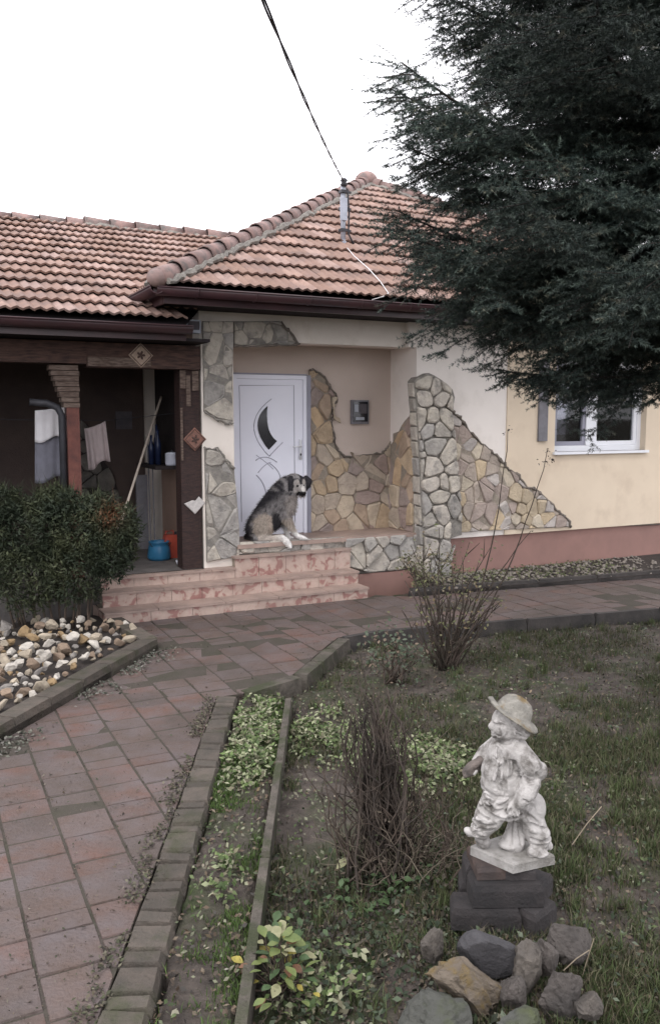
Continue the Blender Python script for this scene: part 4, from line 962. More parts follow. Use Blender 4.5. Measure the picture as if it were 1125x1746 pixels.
cuts = [([(403, 390), (418, 384), (434, 392)], 10, .011), ([(398, 368), (420, 360), (445, 370)], 6, .004), ([(383, 470), (398, 476), (410, 472)], 6, .005), ([(388, 505), (420, 524), (470, 520), (520, 500)], 10, .008), ([(392, 560), (405, 640), (395, 760), (375, 850)], 8, .006), ([(450, 640), (440, 760), (455, 880)], 9, .006), ([(480, 640), (492, 740)], 9, .006), ([(505, 640), (520, 700), (505, 765), (470, 770)], 11, .009), ([(530, 728), (600, 752), (640, 748)], 9, .009), ([(648, 690), (655, 745)], 8, .006),
        ([(265, 925), (285, 1000), (380, 1052), (500, 1062), (600, 1050), (655, 990)], 11, .009), ([(330, 920), (352, 1005), (430, 990)], 8, .007), ([(300, 880), (380, 910), (460, 905)], 8, .005), ([(240, 1100), (310, 1112), (380, 1104)], 8, .008), ([(228, 1135), (300, 1160), (370, 1150)], 8, .008), ([(255, 1040), (330, 1062)], 8, .007), ([(222, 1165), (240, 1205), (250, 1215)], 8, .008), ([(620, 1050), (720, 1130)], 9, .007), ([(640, 1110), (770, 1180)], 9, .007), ([(655, 1240), (720, 1252), (795, 1246)], 9, .009), ([(668, 1288), (760, 1284)], 8, .008), ([(640, 1348), (700, 1372), (775, 1366)], 7, .006), ([(530, 1120), (508, 1290)], 10, .007), ([(575, 1110), (592, 1290)], 10, .007),
        ([(470, 960), (480, 1000), (500, 1040)], 6, .005), ([(500, 985), (520, 1040)], 5, .005), ([(525, 975), (548, 1030)], 5, .005), ([(560, 880), (600, 905), (640, 880)], 7, .005), ([(520, 440), (560, 470), (610, 480)], 7, .006), ([(520, 400), (570, 430)], 7, .006), ([(440, 380), (470, 420), (455, 470)], 7, .003), ([(360, 800), (400, 860)], 8, .005), ([(410, 780), (420, 860)], 8, .005)]
vc = np.array([v.co[:] for v in fm.vertices]); vn = np.array([v.normal[:] for v in fm.vertices]); dis = np.zeros(len(vc))
for pl, rr_, dp_ in cuts:
    pp_ = np.array([(lambda t: (t[0], t[2]))(SP(x, y)) for x, y in pl]); R_ = rr_ * q * 1.7; dm = np.full(len(vc), 9.0)
    for a, b in zip(pp_[:-1], pp_[1:]):
        ab = b - a; t = np.clip(((vc[:, [0, 2]] - a) @ ab) / (ab @ ab), 0, 1); dm = np.minimum(dm, np.linalg.norm(vc[:, [0, 2]] - a - t[:, None] * ab, axis=1))
    dis = np.maximum(dis, np.where((dm < R_) & (vn[:, 1] < .1), 1.5 * dp_ * (1 - (dm / R_) ** 2) ** 1.5, 0))
vc = vc - vn * dis[:, None]; fm.vertices.foreach_set('co', vc.astype(np.float32).ravel()); fm.update()
fig = link('figure', fm, stat)
mb = MB()
hatR = Matrix.Translation(Vector(SP(520, 340, 0))) @ Matrix.Rotation(radians(27), 4, 'Y') @ Matrix.Rotation(radians(-6), 4, 'X')
prof = [(.0, .074), (.03, .070), (.052, .058), (.066, .038), (.072, .016), (.076, .004), (.098, -.006), (.112, -.014), (.113, -.021), (.098, -.015), (.07, -.012), (.0, -.010)]
vs = []; fs = []; n = 40
for r_, z_ in prof:
    for k in range(n):
        a_ = 2 * pi * k / n; fr_ = max(0, cos(a_ - pi)); zz = z_ + (.035 * fr_ ** 3 if r_ > .09 else 0) + (.006 * sin(a_ * 3 + 1) if r_ > .09 else .003 * sin(a_ * 4 + z_ * 60)); vs.append(tuple(hatR @ Vector((r_ * cos(a_) * (1.0 if r_ < .09 else 1.02), r_ * sin(a_) * .95, zz))))
for i in range(len(prof) - 1):
    for k in range(n): fs.append((i * n + k, i * n + (k + 1) % n, (i + 1) * n + (k + 1) % n, (i + 1) * n + k))
mb.add(vs, fs); build(mb, 'hat', M['statue_hat'], stat, True)
mb = MB(); mb.ell(SP(255, 770, .04), (.058, .02, .028), Euler((0, -.62, 0))); mb.cap(SP(235, 800, .03), SP(185, 835, .03), .018, .008); mb.cap(SP(300, 715, .045), SP(310, 700, .05), .016, .012); mb.ell(SP(265, 740, .02), (.05, .01, .012), Euler((0, -.62, 0)))
link('bundle', remesh(mb, 'bundle', .005, M['held'], 1), stat, label='dark bundle held out in front')

# ================================================================== DOG
DS = .00094
dp = H2W(*(lambda t: (t[0], .26, .611))(FV(421, 924, .26)))
dog = thing('dog', 'big grey and tan shepherd dog sitting on the porch edge before the white door', 'dog', tuple(dp), radians(8))
def DP(cx, cy, y=0.0): return ((cx - 150) * DS, y, (985 - cy) * DS)
mb = MB()
# trunk: rump to withers
mb.ell(DP(265, 850, .0), (.125, .125, .135)); mb.chain([DP(290, 790, 0), DP(390, 640, 0), DP(500, 480, 0), DP(570, 400, 0)], [.125, .125, .12, .105], 18)
mb.ell(DP(560, 560, -.01), (.115, .12, .16), Euler((0, .35, 0))); mb.ell(DP(640, 560, -.01), (.075, .09, .125), Euler((0, .1, 0)))
# neck and head, turned towards the viewer
mb.chain([DP(560, 430, 0), DP(640, 340, -.02), DP(720, 285, -.04)], [.135, .125, .105], 16)
mb.ell(DP(755, 285, -.05), (.100, .095, .090)); mb.ell(DP(715, 370, -.06), (.075, .075, .085)); mb.ell(DP(640, 430, -.03), (.105, .105, .115)); mb.ell(DP(675, 560, -.03), (.075, .095, .12), Euler((0, .12, 0))); mb.ell(DP(700, 470, -.04), (.055, .07, .08)); mb.ell(DP(500, 730, -.01), (.085, .09, .13), Euler((0, .4, 0))); mb.ell(DP(845, 330, -.07), (.045, .055, .06))
mb.chain([DP(785, 325, -.10), DP(812, 372, -.155), DP(820, 398, -.18)], [.050, .040, .032], 14); mb.ell(DP(805, 425, -.145), (.036, .04, .022)); mb.ell(DP(822, 392, -.208), (.017, .012, .013))
# brow
mb.ell(DP(755, 285, -.122), (.024, .018, .014)); mb.ell(DP(830, 290, -.118), (.02, .018, .014))
# ears, folded
mb.chain([DP(690, 215, -.06), DP(668, 275, -.115), DP(672, 350, -.12)], [.030, .036, .016], 10); mb.chain([DP(868, 232, -.02), DP(908, 272, -.04), DP(898, 345, -.06)], [.030, .033, .014], 10)
# near thigh, hock and foot
mb.ell(DP(350, 790, -.085), (.125, .07, .15), Euler((0, -.25, 0))); mb.ell(DP(410, 730, -.09), (.07, .055, .09))
mb.chain([DP(420, 800, -.10), DP(330, 930, -.105), DP(250, 960, -.10)], [.07, .05, .035], 12)
mb.chain([DP(260, 962, -.105), DP(450, 950, -.125), DP(560, 940, -.135)], [.034, .040, .038], 12)
mb.chain([DP(560, 940, -.135), DP(620, 985, -.16), DP(648, 1030, -.165)], [.040, .037, .032], 12)
for k in (-1, 0, 1): mb.cap(DP(640, 1025, -.165 + k * .022), DP(662, 1050, -.17 + k * .024), .017, .014, 8)
# far thigh
mb.ell(DP(360, 820, .08), (.11, .06, .13)); mb.chain([DP(300, 960, .09), DP(440, 965, .10)], [.034, .034], 10)
# near fore leg, reaching forward
mb.chain([DP(600, 640, -.055), DP(660, 770, -.06), DP(715, 880, -.06), DP(755, 925, -.065)], [.072, .046, .030, .027], 12)
mb.chain([DP(755, 930, -.065), DP(830, 955, -.075)], [.028, .025], 10)
for k in (-1, 0, 1): mb.cap(DP(825, 955, -.075 + k * .018), DP(872, 965, -.085 + k * .02), .015, .011, 8)
# far fore leg
mb.chain([DP(590, 640, .05), DP(610, 780, .05), DP(640, 900, .04), DP(650, 955, .03)], [.066, .042, .03, .028], 12); mb.cap(DP(655, 965, .03), DP(705, 968, .02), .024, .017, 10)
# tail lying behind
mb.chain([DP(190, 930, .05), DP(165, 962, .12), DP(190, 968, .2)], [.045, .045, .03], 10)
body = remesh(mb, 'body', .0085, M['fur'], 3)
BK, GR, TN, CR, WH, LG = (.034, .032, .037), (.25, .235, .235), (.40, .345, .295), (.50, .44, .39), (.74, .72, .70), (.32, .31, .31)
def dogcol(p, j=0.0):
    x, y, z = p; cx, cy = x / DS + 150, 985 - z / DS
    n_ = float(fnoise(np.array(cx * .013 + y * 9), np.array(cy * .013 + y * 7), 1.6)) - .5
    def mixc_(a, b, t): t = max(0, min(1, t)); t = t * t * (3 - 2 * t); return tuple(a[i] * (1 - t) + b[i] * t for i in range(3))
    # grizzled coat
    c = mixc_(GR, BK, .36 + n_ * 2.8)
    back = (cx - 150) * .72 + (cy - 560)            # distance from the back line: negative on the back
    if cy > 380 and cx < 640: c = mixc_(BK, c, (cx * .80 + cy - 795 + n_ * 150) / 110)
    # chest and belly brown grey
    c = mixc_(c, (.34, .305, .285), (cx - 560 + n_ * 140) / 100 if 430 < cy < 760 and cx > 540 else 0)
    # tan thigh
    d = ((cx - 350) / 135) ** 2 + ((cy - 810) / 175) ** 2
    if y < .02: c = mixc_(c, TN, (1.15 - d + n_ * .9) * 1.8); c = mixc_(c, (.40, .33, .28), (cx - 360 + n_ * 80) / 90 if d < .9 else 0)
    if cx < 220 + n_ * 120 and cy < 960: c = mixc_(c, BK, (250 - cx) / 90)
    # dark flank behind the fore leg
    d = ((cx - 505) / 65) ** 2 + ((cy - 760) / 150) ** 2; c = mixc_(c, (.045, .042, .046), (1.2 - d + n_ * .8) * 1.6)
    # cream hind foot
    if y < -.02 and cy > 880 and cx > 280: c = mixc_(c, CR, (cy - 880 + (cx - 300) * .2) / 40)
    if y < -.02 and cy > 900 and cx > 430: c = mixc_(c, WH, (cx - 430) / 160 * .75)
    # fore legs
    if cx > 570 and cy > 690 and y < .02 and not (cy > 930 and cx < 690): c = mixc_(c, TN, (cy - 690) / 50); c = mixc_(c, CR, (cy - 770) / 70); c = mixc_(c, WH, (cy - 860) / 40)
    if y > 0 and cy > 720 and cx > 560: c = mixc_(LG, WH, (cy - 800) / 100)
    # head
    if cy < 430 and cx > 640 and y < .05:
        d = ((cx - 735) / 52) ** 2 + ((cy - 330) / 80) ** 2; c = mixc_(c, (.36, .335, .32), (1.25 - d + n_) * 1.5)
        if 760 < cx < 850 and cy > 300: c = mixc_(c, (.33, .31, .30), .7)
        if cy < 300 and 780 < cx < 812: c = mixc_(c, BK, .9)
        for ex_ in (752, 832):
            d = ((cx - ex_) / 22) ** 2 + ((cy - 272) / 34) ** 2; c = mixc_(c, (.34, .31, .29), (1.3 - d) * 1.4)
        d = ((cx - 818) / 26) ** 2 + ((cy - 352) / 38) ** 2
        if y < -.09: c = mixc_(c, (.55, .52, .50), (1.25 - d) * 1.6)
        d = ((cx - 805) / 62) ** 2 + ((cy - 425) / 42) ** 2; c = mixc_(c, (.016, .015, .017), (1.35 - d) * 2)
        if cx < 705 + n_ * 20 and cx > 630 and 200 < cy < 375 and y < -.085: c = mixc_(c, BK, .9)
        if cx > 856: c = mixc_(c, BK, .95)
        d = ((cx - 752) / 14) ** 2 + ((cy - 318) / 14) ** 2; c = mixc_(c, BK, (1.4 - d) * 2)
    return tuple(max(.008, k_ * (1 + j)) for k_ in c)
at = body.color_attributes.new('Col', 'FLOAT_COLOR', 'POINT')
at.data.foreach_set('color', np.array([(*dogcol(v.co), 1) for v in body.vertices], np.float32).ravel())
bodyo = link('body', body, dog)
# coat: many small tapering locks lying along the body
body.calc_loop_triangles(); T = np.array([t.vertices[:] for t in body.loop_triangles]); VC = np.array([v.co[:] for v in body.vertices]); VN = np.array([v.normal[:] for v in body.vertices])
ar = np.linalg.norm(np.cross(VC[T[:, 1]] - VC[T[:, 0]], VC[T[:, 2]] - VC[T[:, 0]]), axis=1); pick = RNG.choice(len(T), 15000, p=ar / ar.sum())
w_ = RNG.dirichlet((1, 1, 1), 15000); P_ = (VC[T[pick]] * w_[..., None]).sum(1); N_ = (VN[T[pick]] * w_[..., None]).sum(1)
Vv = []; Cc = []
for p, n_ in zip(P_, N_):
    cx, cy = p[0] / DS + 150, 985 - p[2] / DS
    flow = np.array([-.35, 0, -.85]) if cx < 600 else np.array([-.15, 0, -.9])
    ln = .042 if cy > 430 else .032
    if cx > 660 and cy < 400: ln = .016
    if cy > 860: ln = .014
    if cx > 690 and cy < 420 and p[1] < -.1: ln = .006
    d_ = n_ * .55 + flow * .7 + RNG.normal(0, .22, 3); d_ /= np.linalg.norm(d_); ln *= RNG.uniform(.6, 1.3)
    s_ = np.cross(d_, n_); s_ = s_ / (np.linalg.norm(s_) + 1e-9) * .0026; Vv += [p - s_, p + s_, p + d_ * ln]
    c = dogcol(p, RNG.uniform(-.3, .3)); Cc += [c, c, tuple(min(1, k_ * 1.15) for k_ in c)]
link('coat', np_mesh('coat', np.array(Vv), np.arange(len(Vv)).reshape(-1, 3), np.array(Cc), M['fur']), dog, kind='stuff')
for x, y in ((757, -.146), (826, -.136)):
    mb = MB(); mb.ell(DP(x, 318, y), (.012, .010, .012), n=10); build(mb, 'eye', M['eye'], dog, True)
mb = MB(); mb.ell(DP(824, 392, -.214), (.017, .010, .012), n=10); build(mb, 'nose', M['eye'], dog, True)

# ================================================================== SMALL THINGS ROUND THE HOUSE
def hthing(name, label, cat, u, v, z, **k): return thing(name, label, cat, tuple(H2W(u, v, z)), AU, **k)
# floodlight under the eaves
u0, z0_ = FV(317, 567, -.05); u1, z1_ = FV(342, 546, -.05)
fl = hthing('floodlight', 'grey box floodlight under the eaves beside the stone pier', 'lamp', (u0 + u1) / 2, -.05, z0_)
w = (u1 - u0) / 2
bx('housing', M['metal'], fl, -w, w, -.01, .07, 0, z1_ - z0_); bx('glass', M['slot'], fl, -w + .02, w - .015, -.016, -.011, .03, z1_ - z0_ - .015); mb = MB(); mb.tube([(0, .07, .07), (0, .16, .07)], .02, 8); build(mb, 'bracket', M['dark_metal'], fl)
# diamond plaques
def plaque(label, x, y, v, w, m, rel, rot=pi / 4, broken=False):
    u_, z_ = FV(x, y, v); p = hthing('plaque', label, 'plaque', u_, v, z_, group='diamond plaques on the veranda timbers')
    h = w / 2; pts = [(-h, -h), (h, -h), (h, h), (-h, h)]
    if broken: pts = [(-h, -h), (h, -h), (h, h * .2), (h * .3, h * .15), (h * .05, h * .5), (-h, h)]
    R = lambda a, b: (a * cos(rot) - b * sin(rot), a * sin(rot) + b * cos(rot))
    mb = MB(); prism(mb, pts, lambda a, b, d: (R(a, b)[0], -d, R(a, b)[1]), .0, .018, .006); build(mb, 'tile', M[m], p)
    mb = MB()
    if rel:
        for k in range(5):
            a = k * 2 * pi / 5; mb.ell((.026 * cos(a), -.019, .026 * sin(a)), (.02, .006, .012), Euler((0, -a, 0)), 8)
        mb.ell((0, -.021, 0), (.012, .007, .012), n=8); build(mb, 'relief', M['relief'], p, True)
        mb = MB()
        for s in range(4):
            a, b = pts[s], pts[(s + 1) % 4]; mb.tube([(R(a[0] * .84, a[1] * .84)[0], -.02, R(a[0] * .84, a[1] * .84)[1]), (R(b[0] * .84, b[1] * .84)[0], -.02, R(b[0] * .84, b[1] * .84)[1])], .004, 5)
        build(mb, 'border', M['relief'], p)
    return p
plaque('pale tan diamond plaque on the veranda beam', 240, 606, -.021, .178, 'plaque_light', True)
plaque('reddish diamond plaque halfway up the dark post', 332, 749, .029, .178, 'plaque_red', True)
plaque('broken whitish diamond plaque low on the dark post', 332, 858, .029, .165, 'plaque_white', False, pi / 4, True)
# things inside the veranda
bu = hthing('bucket', 'blue plastic bucket on the veranda floor', 'bucket', -3.46, .78, .379)
mb = MB(); mb.lathe([(0, 0), (.115, 0), (.135, .03), (.12, .15), (.105, .19), (.118, .20), (.118, .215), (.10, .212), (.095, .19), (.11, .03), (0, .02)], 20); build(mb, 'pail', M['blue'], bu, True)
mb = MB(); mb.tube([(.118 * cos(a), .118 * sin(a) * .3 - .09, .205 - .07 * sin(a)) for a in [pi * k / 10 for k in range(11)]], .005, 6); build(mb, 'handle', M['dark_metal'], bu, True)
cn = hthing('canister', 'orange red plastic canister behind the blue bucket', 'canister', -3.305, .86, .379)
mb = MB(); prism(mb, [(-.08, -.06), (.08, -.06), (.08, .06), (-.08, .06)], lambda a, b, d: (a, b, d), 0, .27, .012); build(mb, 'can', M['red'], cn)
mb = MB(); mb.tube([(-.055, 0, .265), (-.05, 0, .31), (.035, 0, .315), (.05, 0, .265)], .013, 8); build(mb, 'handle', M['red'], cn, True); mb = MB(); mb.lathe([(.02, .26), (.02, .30), (.0, .302)], 10, (.06, .0, .0)); build(mb, 'cap', M['dark_metal'], cn)
bc_ = hthing('bowl', 'small bluish bowl on the veranda floor by the dark post', 'bowl', -3.345, .30, .379); mb = MB(); mb.lathe([(0, .004), (.04, 0), (.062, .055), (.056, .055), (.036, .012), (0, .012)], 14); build(mb, 'bowl', M['white_pot'], bc_, True)
pt = hthing('pot', 'white enamel pot on the dark veranda shelf', 'pot', -3.31, .70, 1.461); mb = MB(); mb.lathe([(0, 0), (.07, 0), (.078, .03), (.075, .13), (.08, .135), (.04, .15), (0, .155)], 14); build(mb, 'pot', M['white_pot'], pt, True); mb = MB(); mb.ell((0, 0, .165), (.014, .014, .012), n=8); build(mb, 'knob', M['dark_metal'], pt, True)
for i, (du, dv, h) in enumerate(((-.40, .95, .40), (-.46, 1.02, .34), (-.37, 1.12, .46))):
    b_ = hthing('bottle', ('middle sized dark blue bottle on the veranda shelf', 'shortest of the three dark blue bottles on the veranda shelf', 'tallest of the three dark blue bottles on the veranda shelf')[i], 'bottle', -3.0 + du, dv, 1.461, group='dark bottles on the veranda shelf'); mb = MB(); mb.lathe([(0, 0), (.034, 0), (.036, h * .6), (.014, h * .8), (.014, h), (0, h)], 10); build(mb, 'glass', M['bottle'], b_, True)
st0 = H2W(-4.0, .5, .38); a_ = FV(221, 846, .35); b_ = FV(273, 684, 1.1)
pole = MB(); A0 = H2W(a_[0], .35, a_[1]); B0 = H2W(b_[0], 1.1, b_[1]); dr = B0 - A0; pole.tube([A0 - dr * ((a_[1] - .40) / dr[2]), A0, B0, B0 + dr * .05], .014, 8)
o = build(pole, 'broom_stick', M['pale_wood'], None, True); o['label'] = 'pale wooden stick leaning across the veranda opening'; o['category'] = 'stick'
for i, (x, uu_, lab) in enumerate(((255, -3.72, 'thin grey pole standing left of the other thin pole'), (262, -3.67, 'thin grey pole standing just above the blue bucket'))):
    a_ = FV(x, 800, 1.3); mb = MB(); mb.tube([H2W(a_[0], 1.3, .38), H2W(a_[0] - .01, 1.32, 1.75)], .008, 6); o = build(mb, 'thin_pole', M['rail_grey'], None); o['label'] = lab; o['category'] = 'pole'; o['group'] = 'thin poles in the veranda'
def cloth(name, label, pts, v, m, fold=.02, nf=5, droop=None):
    """hanging cloth: pts = top left, top right, bottom right, bottom left in pixels on the plane v"""
    c = [FV(x, y, v) for x, y in pts]; n = 24; k = 10; vs = []; fs = []
    for j in range(k + 1):
        t = j / k
        for i in range(n + 1):
            s = i / n; a = (c[0][0] * (1 - s) + c[1][0] * s) * (1 - t) + (c[3][0] * (1 - s) + c[2][0] * s) * t; b = (c[0][1] * (1 - s) + c[1][1] * s) * (1 - t) + (c[3][1] * (1 - s) + c[2][1] * s) * t
            b -= (.05 * t * (sin(s * pi * 2.2 + .4) * .5 + .5)) + .012 * sin(pi * s) * (1 - t); vv_ = v + fold * t ** .5 * sin(s * nf * pi + t) + .008 * sin(s * 23)
            vs.append(tuple(H2W(a, vv_, b)))
    for j in range(k):
        for i in range(n): fs.append((j * (n + 1) + i, j * (n + 1) + i + 1, (j + 1) * (n + 1) + i + 1, (j + 1) * (n + 1) + i))
    mb = MB(); mb.add(vs, fs); o = build(mb, name, M[m], None, True); o['label'] = label; o['category'] = 'towel'
    so = o.modifiers.new('t', 'SOLIDIFY'); so.thickness = .006; return o
cloth('towel', 'pinkish grey towel hanging on the line in the veranda', [(144, 731), (180, 718), (188, 780), (152, 796)], .75, 'towel')
cloth('towel', 'white towel at the far left of the veranda line', [(60, 700), (119, 690), (117, 741), (60, 748)], .42, 'white_cloth', .01, 3)
cloth('towel', 'bluish grey towel hanging below the white one', [(60, 742), (124, 742), (123, 808), (60, 818)], .46, 'grey_cloth', .015, 4)
ln_ = MB(); p0 = FV(20, 752, .75); p1 = FV(182, 717, .75); p2 = FV(196, 714, .75); ln_.tube([H2W(-6.2, .75, p1[1] + .06), H2W(p0[0], .75, p1[1] + .01), H2W(p1[0], .75, p1[1]), H2W(-3.25, .75, p1[1] + .08)], .004, 5); o = build(ln_, 'clothes_line', M['cable'], None); o['label'] = 'thin clothes line strung across the veranda with towels on it'; o['category'] = 'clothes line'
# power mast, stay, cable
pm = H2W(-.883, 1.19, 4.16); mt = hthing('power_mast', 'short grey steel mast with insulators standing on the tiled roof', 'mast', -.883, 1.19, 4.13)
zt = D(582, 312, pm[1])[2] - pm[2]
mb = MB(); mb.tube([(0, 0, -.05), (0, 0, zt)], .032, 10); build(mb, 'tube', M['metal'], mt, True)
mb = MB(); mb.box(-.05, .05, -.05, .05, .0, .05); mb.tube([(0, 0, .05), (0, 0, .12)], .05, 10); build(mb, 'foot', M['metal'], mt)
for z_ in (zt * .28, zt * .62, zt * .88): mb = MB(); mb.box(-.045, .05, -.045, .045, z_, z_ + .035); mb.box(.05, .11, -.012, .012, z_ + .005, z_ + .03); build(mb, 'clamp', M['dark_metal'], mt)
mb = MB(); mb.lathe([(0, 0), (.03, 0), (.05, .025), (.03, .05), (.05, .075), (.03, .10), (0, .11)], 12, (0, -.02, zt - .02)); build(mb, 'insulator', M['dark_metal'], mt, True)
mb = MB(); mb.tube([(.045, -.03, zt - .05), (.07, -.03, zt * .6), (.06, -.03, .2), (.12, -.07, .06)], .011, 6); build(mb, 'lead_in', M['cable'], mt, True)
mb = MB(); mb.box(-.06, .035, -.05, -.03, zt * .45, zt * .80); build(mb, 'plate', M['metal'], mt)
tip = np.array(pm) + np.array([0, 0, zt + .03]); far_ = D(449, 0, 3.7); dv_ = far_ - tip
cb = MB()
for ph in (0, pi):
    pts = []
    for i in range(160):
        t = i / 159 * 1.5; p = tip + dv_ * t; p[2] -= .10 * sin(pi * min(1, t / 1.5)) - .0; p[2] += .10 * sin(pi * min(1, 1 / 1.5)) * t; a = t * 26 + ph; pts.append((p[0] + .0055 * cos(a), p[1], p[2] + .0055 * sin(a)))
    cb.tube(pts, .0054, 6)
o = build(cb, 'power_cable', M['cable'], None, True); o['label'] = 'twisted dark cable running overhead to the roof mast'; o['category'] = 'cable'
def roofpt(x, y, lift=.06):
    nw = -sin(PITCH) * NN + np.array([0, 0, cos(PITCH)]); P0 = H2W(0, EV, EAVE_Z) + nw * lift; r = ray(x, y); return CP + r * (np.dot(P0 - CP, nw) / np.dot(r, nw))
wi = MB(); wi.tube([tuple(roofpt(x, y)) for x, y in ((592, 423), (603, 436), (628, 458), (648, 480), (662, 500))] + [tuple(D(652, 506, float(H2W(-1.15, EV - .12, 0)[1]))), tuple(D(634, 511, float(H2W(-1.2, EV - .13, 0)[1])))], .006, 6)
o = build(wi, 'white_wire', M['white_wire'], None, True); o['label'] = 'thin white wire lying on the roof tiles below the mast'; o['category'] = 'wire'

# ================================================================== PLANTS
def leaf_cloud(name, P, Nn, size, cols, m, parent=None, aspect=.55, jitter=.5, fold=True, **k):
    """four-point leaves; P centres, Nn facing directions"""
    n = len(P); Nn = Nn + RNG.normal(0, jitter, (n, 3)); Nn /= np.linalg.norm(Nn, axis=1)[:, None]
    t = np.cross(Nn, RNG.normal(0, 1, (n, 3))); t /= np.linalg.norm(t, axis=1)[:, None]; b_ = np.cross(Nn, t); s = (np.asarray(size) * RNG.uniform(.6, 1.3, n))[:, None]
    V = np.stack([P - t * s, P + b_ * s * aspect + Nn * s * .12, P + t * s, P - b_ * s * aspect + Nn * s * .12], 1).reshape(-1, 3)
    return link(name, np_mesh(name, V, np.arange(4 * n).reshape(-1, 4), np.repeat(cols, 4, 0), m), parent, **k)
def blades(name, B, h, w, cols, lean=.4, m=None, **k):
    n = len(B); a = RNG.uniform(0, 2 * pi, n); dx = np.stack([np.cos(a), np.sin(a), np.zeros(n)], 1); l = RNG.uniform(0, 2 * pi, n); d = np.stack([np.cos(l), np.sin(l), np.zeros(n)], 1) * (RNG.uniform(.1, 1, n) * lean)[:, None]
    hh = (h * RNG.uniform(.5, 1.25, n))[:, None]; up = np.array([0, 0, 1.0]); mid = B + (d * .35 + up * .6) * hh; tipp = B + (d + up * .92) * hh
    ww = w * .5; V = np.stack([B - dx * ww, B + dx * ww, mid + dx * ww * .7, mid - dx * ww * .7, tipp], 1).reshape(-1, 3); o_ = np.arange(n) * 5
    Fc = np.concatenate([np.stack([o_, o_ + 1, o_ + 2], 1), np.stack([o_, o_ + 2, o_ + 3], 1), np.stack([o_ + 3, o_ + 2, o_ + 4], 1)])
    return link(name, np_mesh(name, V, Fc, np.repeat(cols, 5, 0), m or M['attr']), None, kind='stuff', **k)
def scatter(poly, n, dens):
    """n points by rejection in a polygon; candidates are drawn evenly over the ground, thinned far away"""
    xs_ = [p[0] for p in poly]; ys_ = [p[1] for p in poly]; out = []; got = 0
    while got < n:
        x = RNG.uniform(max(min(xs_), -2), min(max(xs_), 5.5), 60000); y = RNG.uniform(max(min(ys_), 2.0), min(max(ys_), 10), 60000)
        ok = inpoly(x, y, poly) & (RNG.random(60000) < dens(x, y)) & (np.abs(x) < .50 * y + .6); out.append(np.stack([x[ok], y[ok]], 1)); got += ok.sum()
        if len(out) > 60: break
    return np.concatenate(out)[:n]
def ground3(xy, lift=0.0): return np.stack([xy[:, 0], xy[:, 1], gheight(xy[:, 0], xy[:, 1]) + lift], 1)
def pal(n, cols, var=.25): c = np.array(cols)[RNG.integers(0, len(cols), n)]; return np.clip(c * (1 + RNG.uniform(-var, var, (n, 1))), 0, 1)
near = lambda y: np.clip((4.3 / np.maximum(y, 2.4)) ** 1.6, .16, 1)
bare = lambda x, y: 1 - .97 * np.exp(-(((x + .05) / .30) ** 2 + ((y - 4.25) / .62) ** 2) ** 2)
bareR = lambda x, y: np.clip((fnoise(x, y, 1.5) - .40) * 5, .04, 1)
GREEN = [(.050, .068, .026), (.066, .084, .034), (.038, .056, .023), (.085, .088, .042), (.11, .095, .06), (.12, .10, .07)]
xy = scatter(garden_poly, 74000, lambda x, y: near(y) * bare(x, y) * bareR(x, y) * np.where((x > .75) & (y < 5.4), 1.1, .45))
blades('grass', ground3(xy), .062, .0045, pal(len(xy), GREEN), .9)
tc = scatter(garden_poly, 420, lambda x, y: near(y) * bare(x, y) * np.where((x > .7) & (y < 5.6), 1, .35)); xy = np.repeat(tc, 42, 0) + RNG.normal(0, .022, (len(tc) * 42, 2))
ok = inpoly(xy[:, 0], xy[:, 1], garden_poly) & ~inpoly(xy[:, 0], xy[:, 1], path_poly); xy = xy[ok]
blades('grass_tufts', ground3(xy), .085, .0045, pal(len(xy), [(.055, .080, .028), (.072, .098, .036), (.095, .11, .05), (.12, .11, .07)]), .8)
n0 = scatter(both, 5200, lambda x, y: near(y) * (.25 + .75 * (fnoise(x, y, 4) > .5))); P = ground3(n0, .012); P[:, 2] += RNG.uniform(0, .03, len(P))
leaf_cloud('weeds', P, np.tile([0, -.3, 1.0], (len(P), 1)), .0125, pal(len(P), [(.12, .14, .08), (.09, .115, .05), (.16, .165, .11), (.06, .085, .035), (.20, .19, .14)], .35), M['attr'], kind='stuff')
xy = scatter(strip_poly, 7000, lambda x, y: np.clip((fnoise(x, y, 3.2) - .5) * 8, .02, 1)); blades('strip_grass', ground3(xy), .04, .004, pal(len(xy), [(.07, .125, .03), (.095, .14, .04), (.06, .10, .028)]), .9)
# variegated ground cover with small pale leaves
V1 = lambda x, y: np.clip(np.maximum.reduce([np.exp(-(((x + .48) / .14) ** 2 + ((y - 5.2) / .75) ** 2)), .75 * np.exp(-(((x - .02) / .28) ** 2 + ((y - 5.45) / .55) ** 2)), .85 * np.exp(-(((x - .62) / .25) ** 2 + ((y - 4.95) / .45) ** 2)), .5 * np.exp(-(((x + .45) / .10) ** 2 + ((y - 3.55) / .25) ** 2)), .35 * np.exp(-(((x + .05) / .3) ** 2 + ((y - 3.0) / .35) ** 2))]) - .18, 0, 1) * np.clip((fnoise(x, y, 6) - .38) * 5, .03, 1)
xy = scatter(both, 7500, V1); P = ground3(xy, .02); P[:, 2] += RNG.uniform(0, .05, len(P))
leaf_cloud('ground_cover', P, np.tile([0, -.25, 1.0], (len(P), 1)), .0165, pal(len(P), [(.22, .24, .14), (.15, .19, .08), (.09, .13, .045), (.27, .27, .18), (.065, .10, .035), (.12, .11, .07)], .4), M['attr'], kind='stuff')
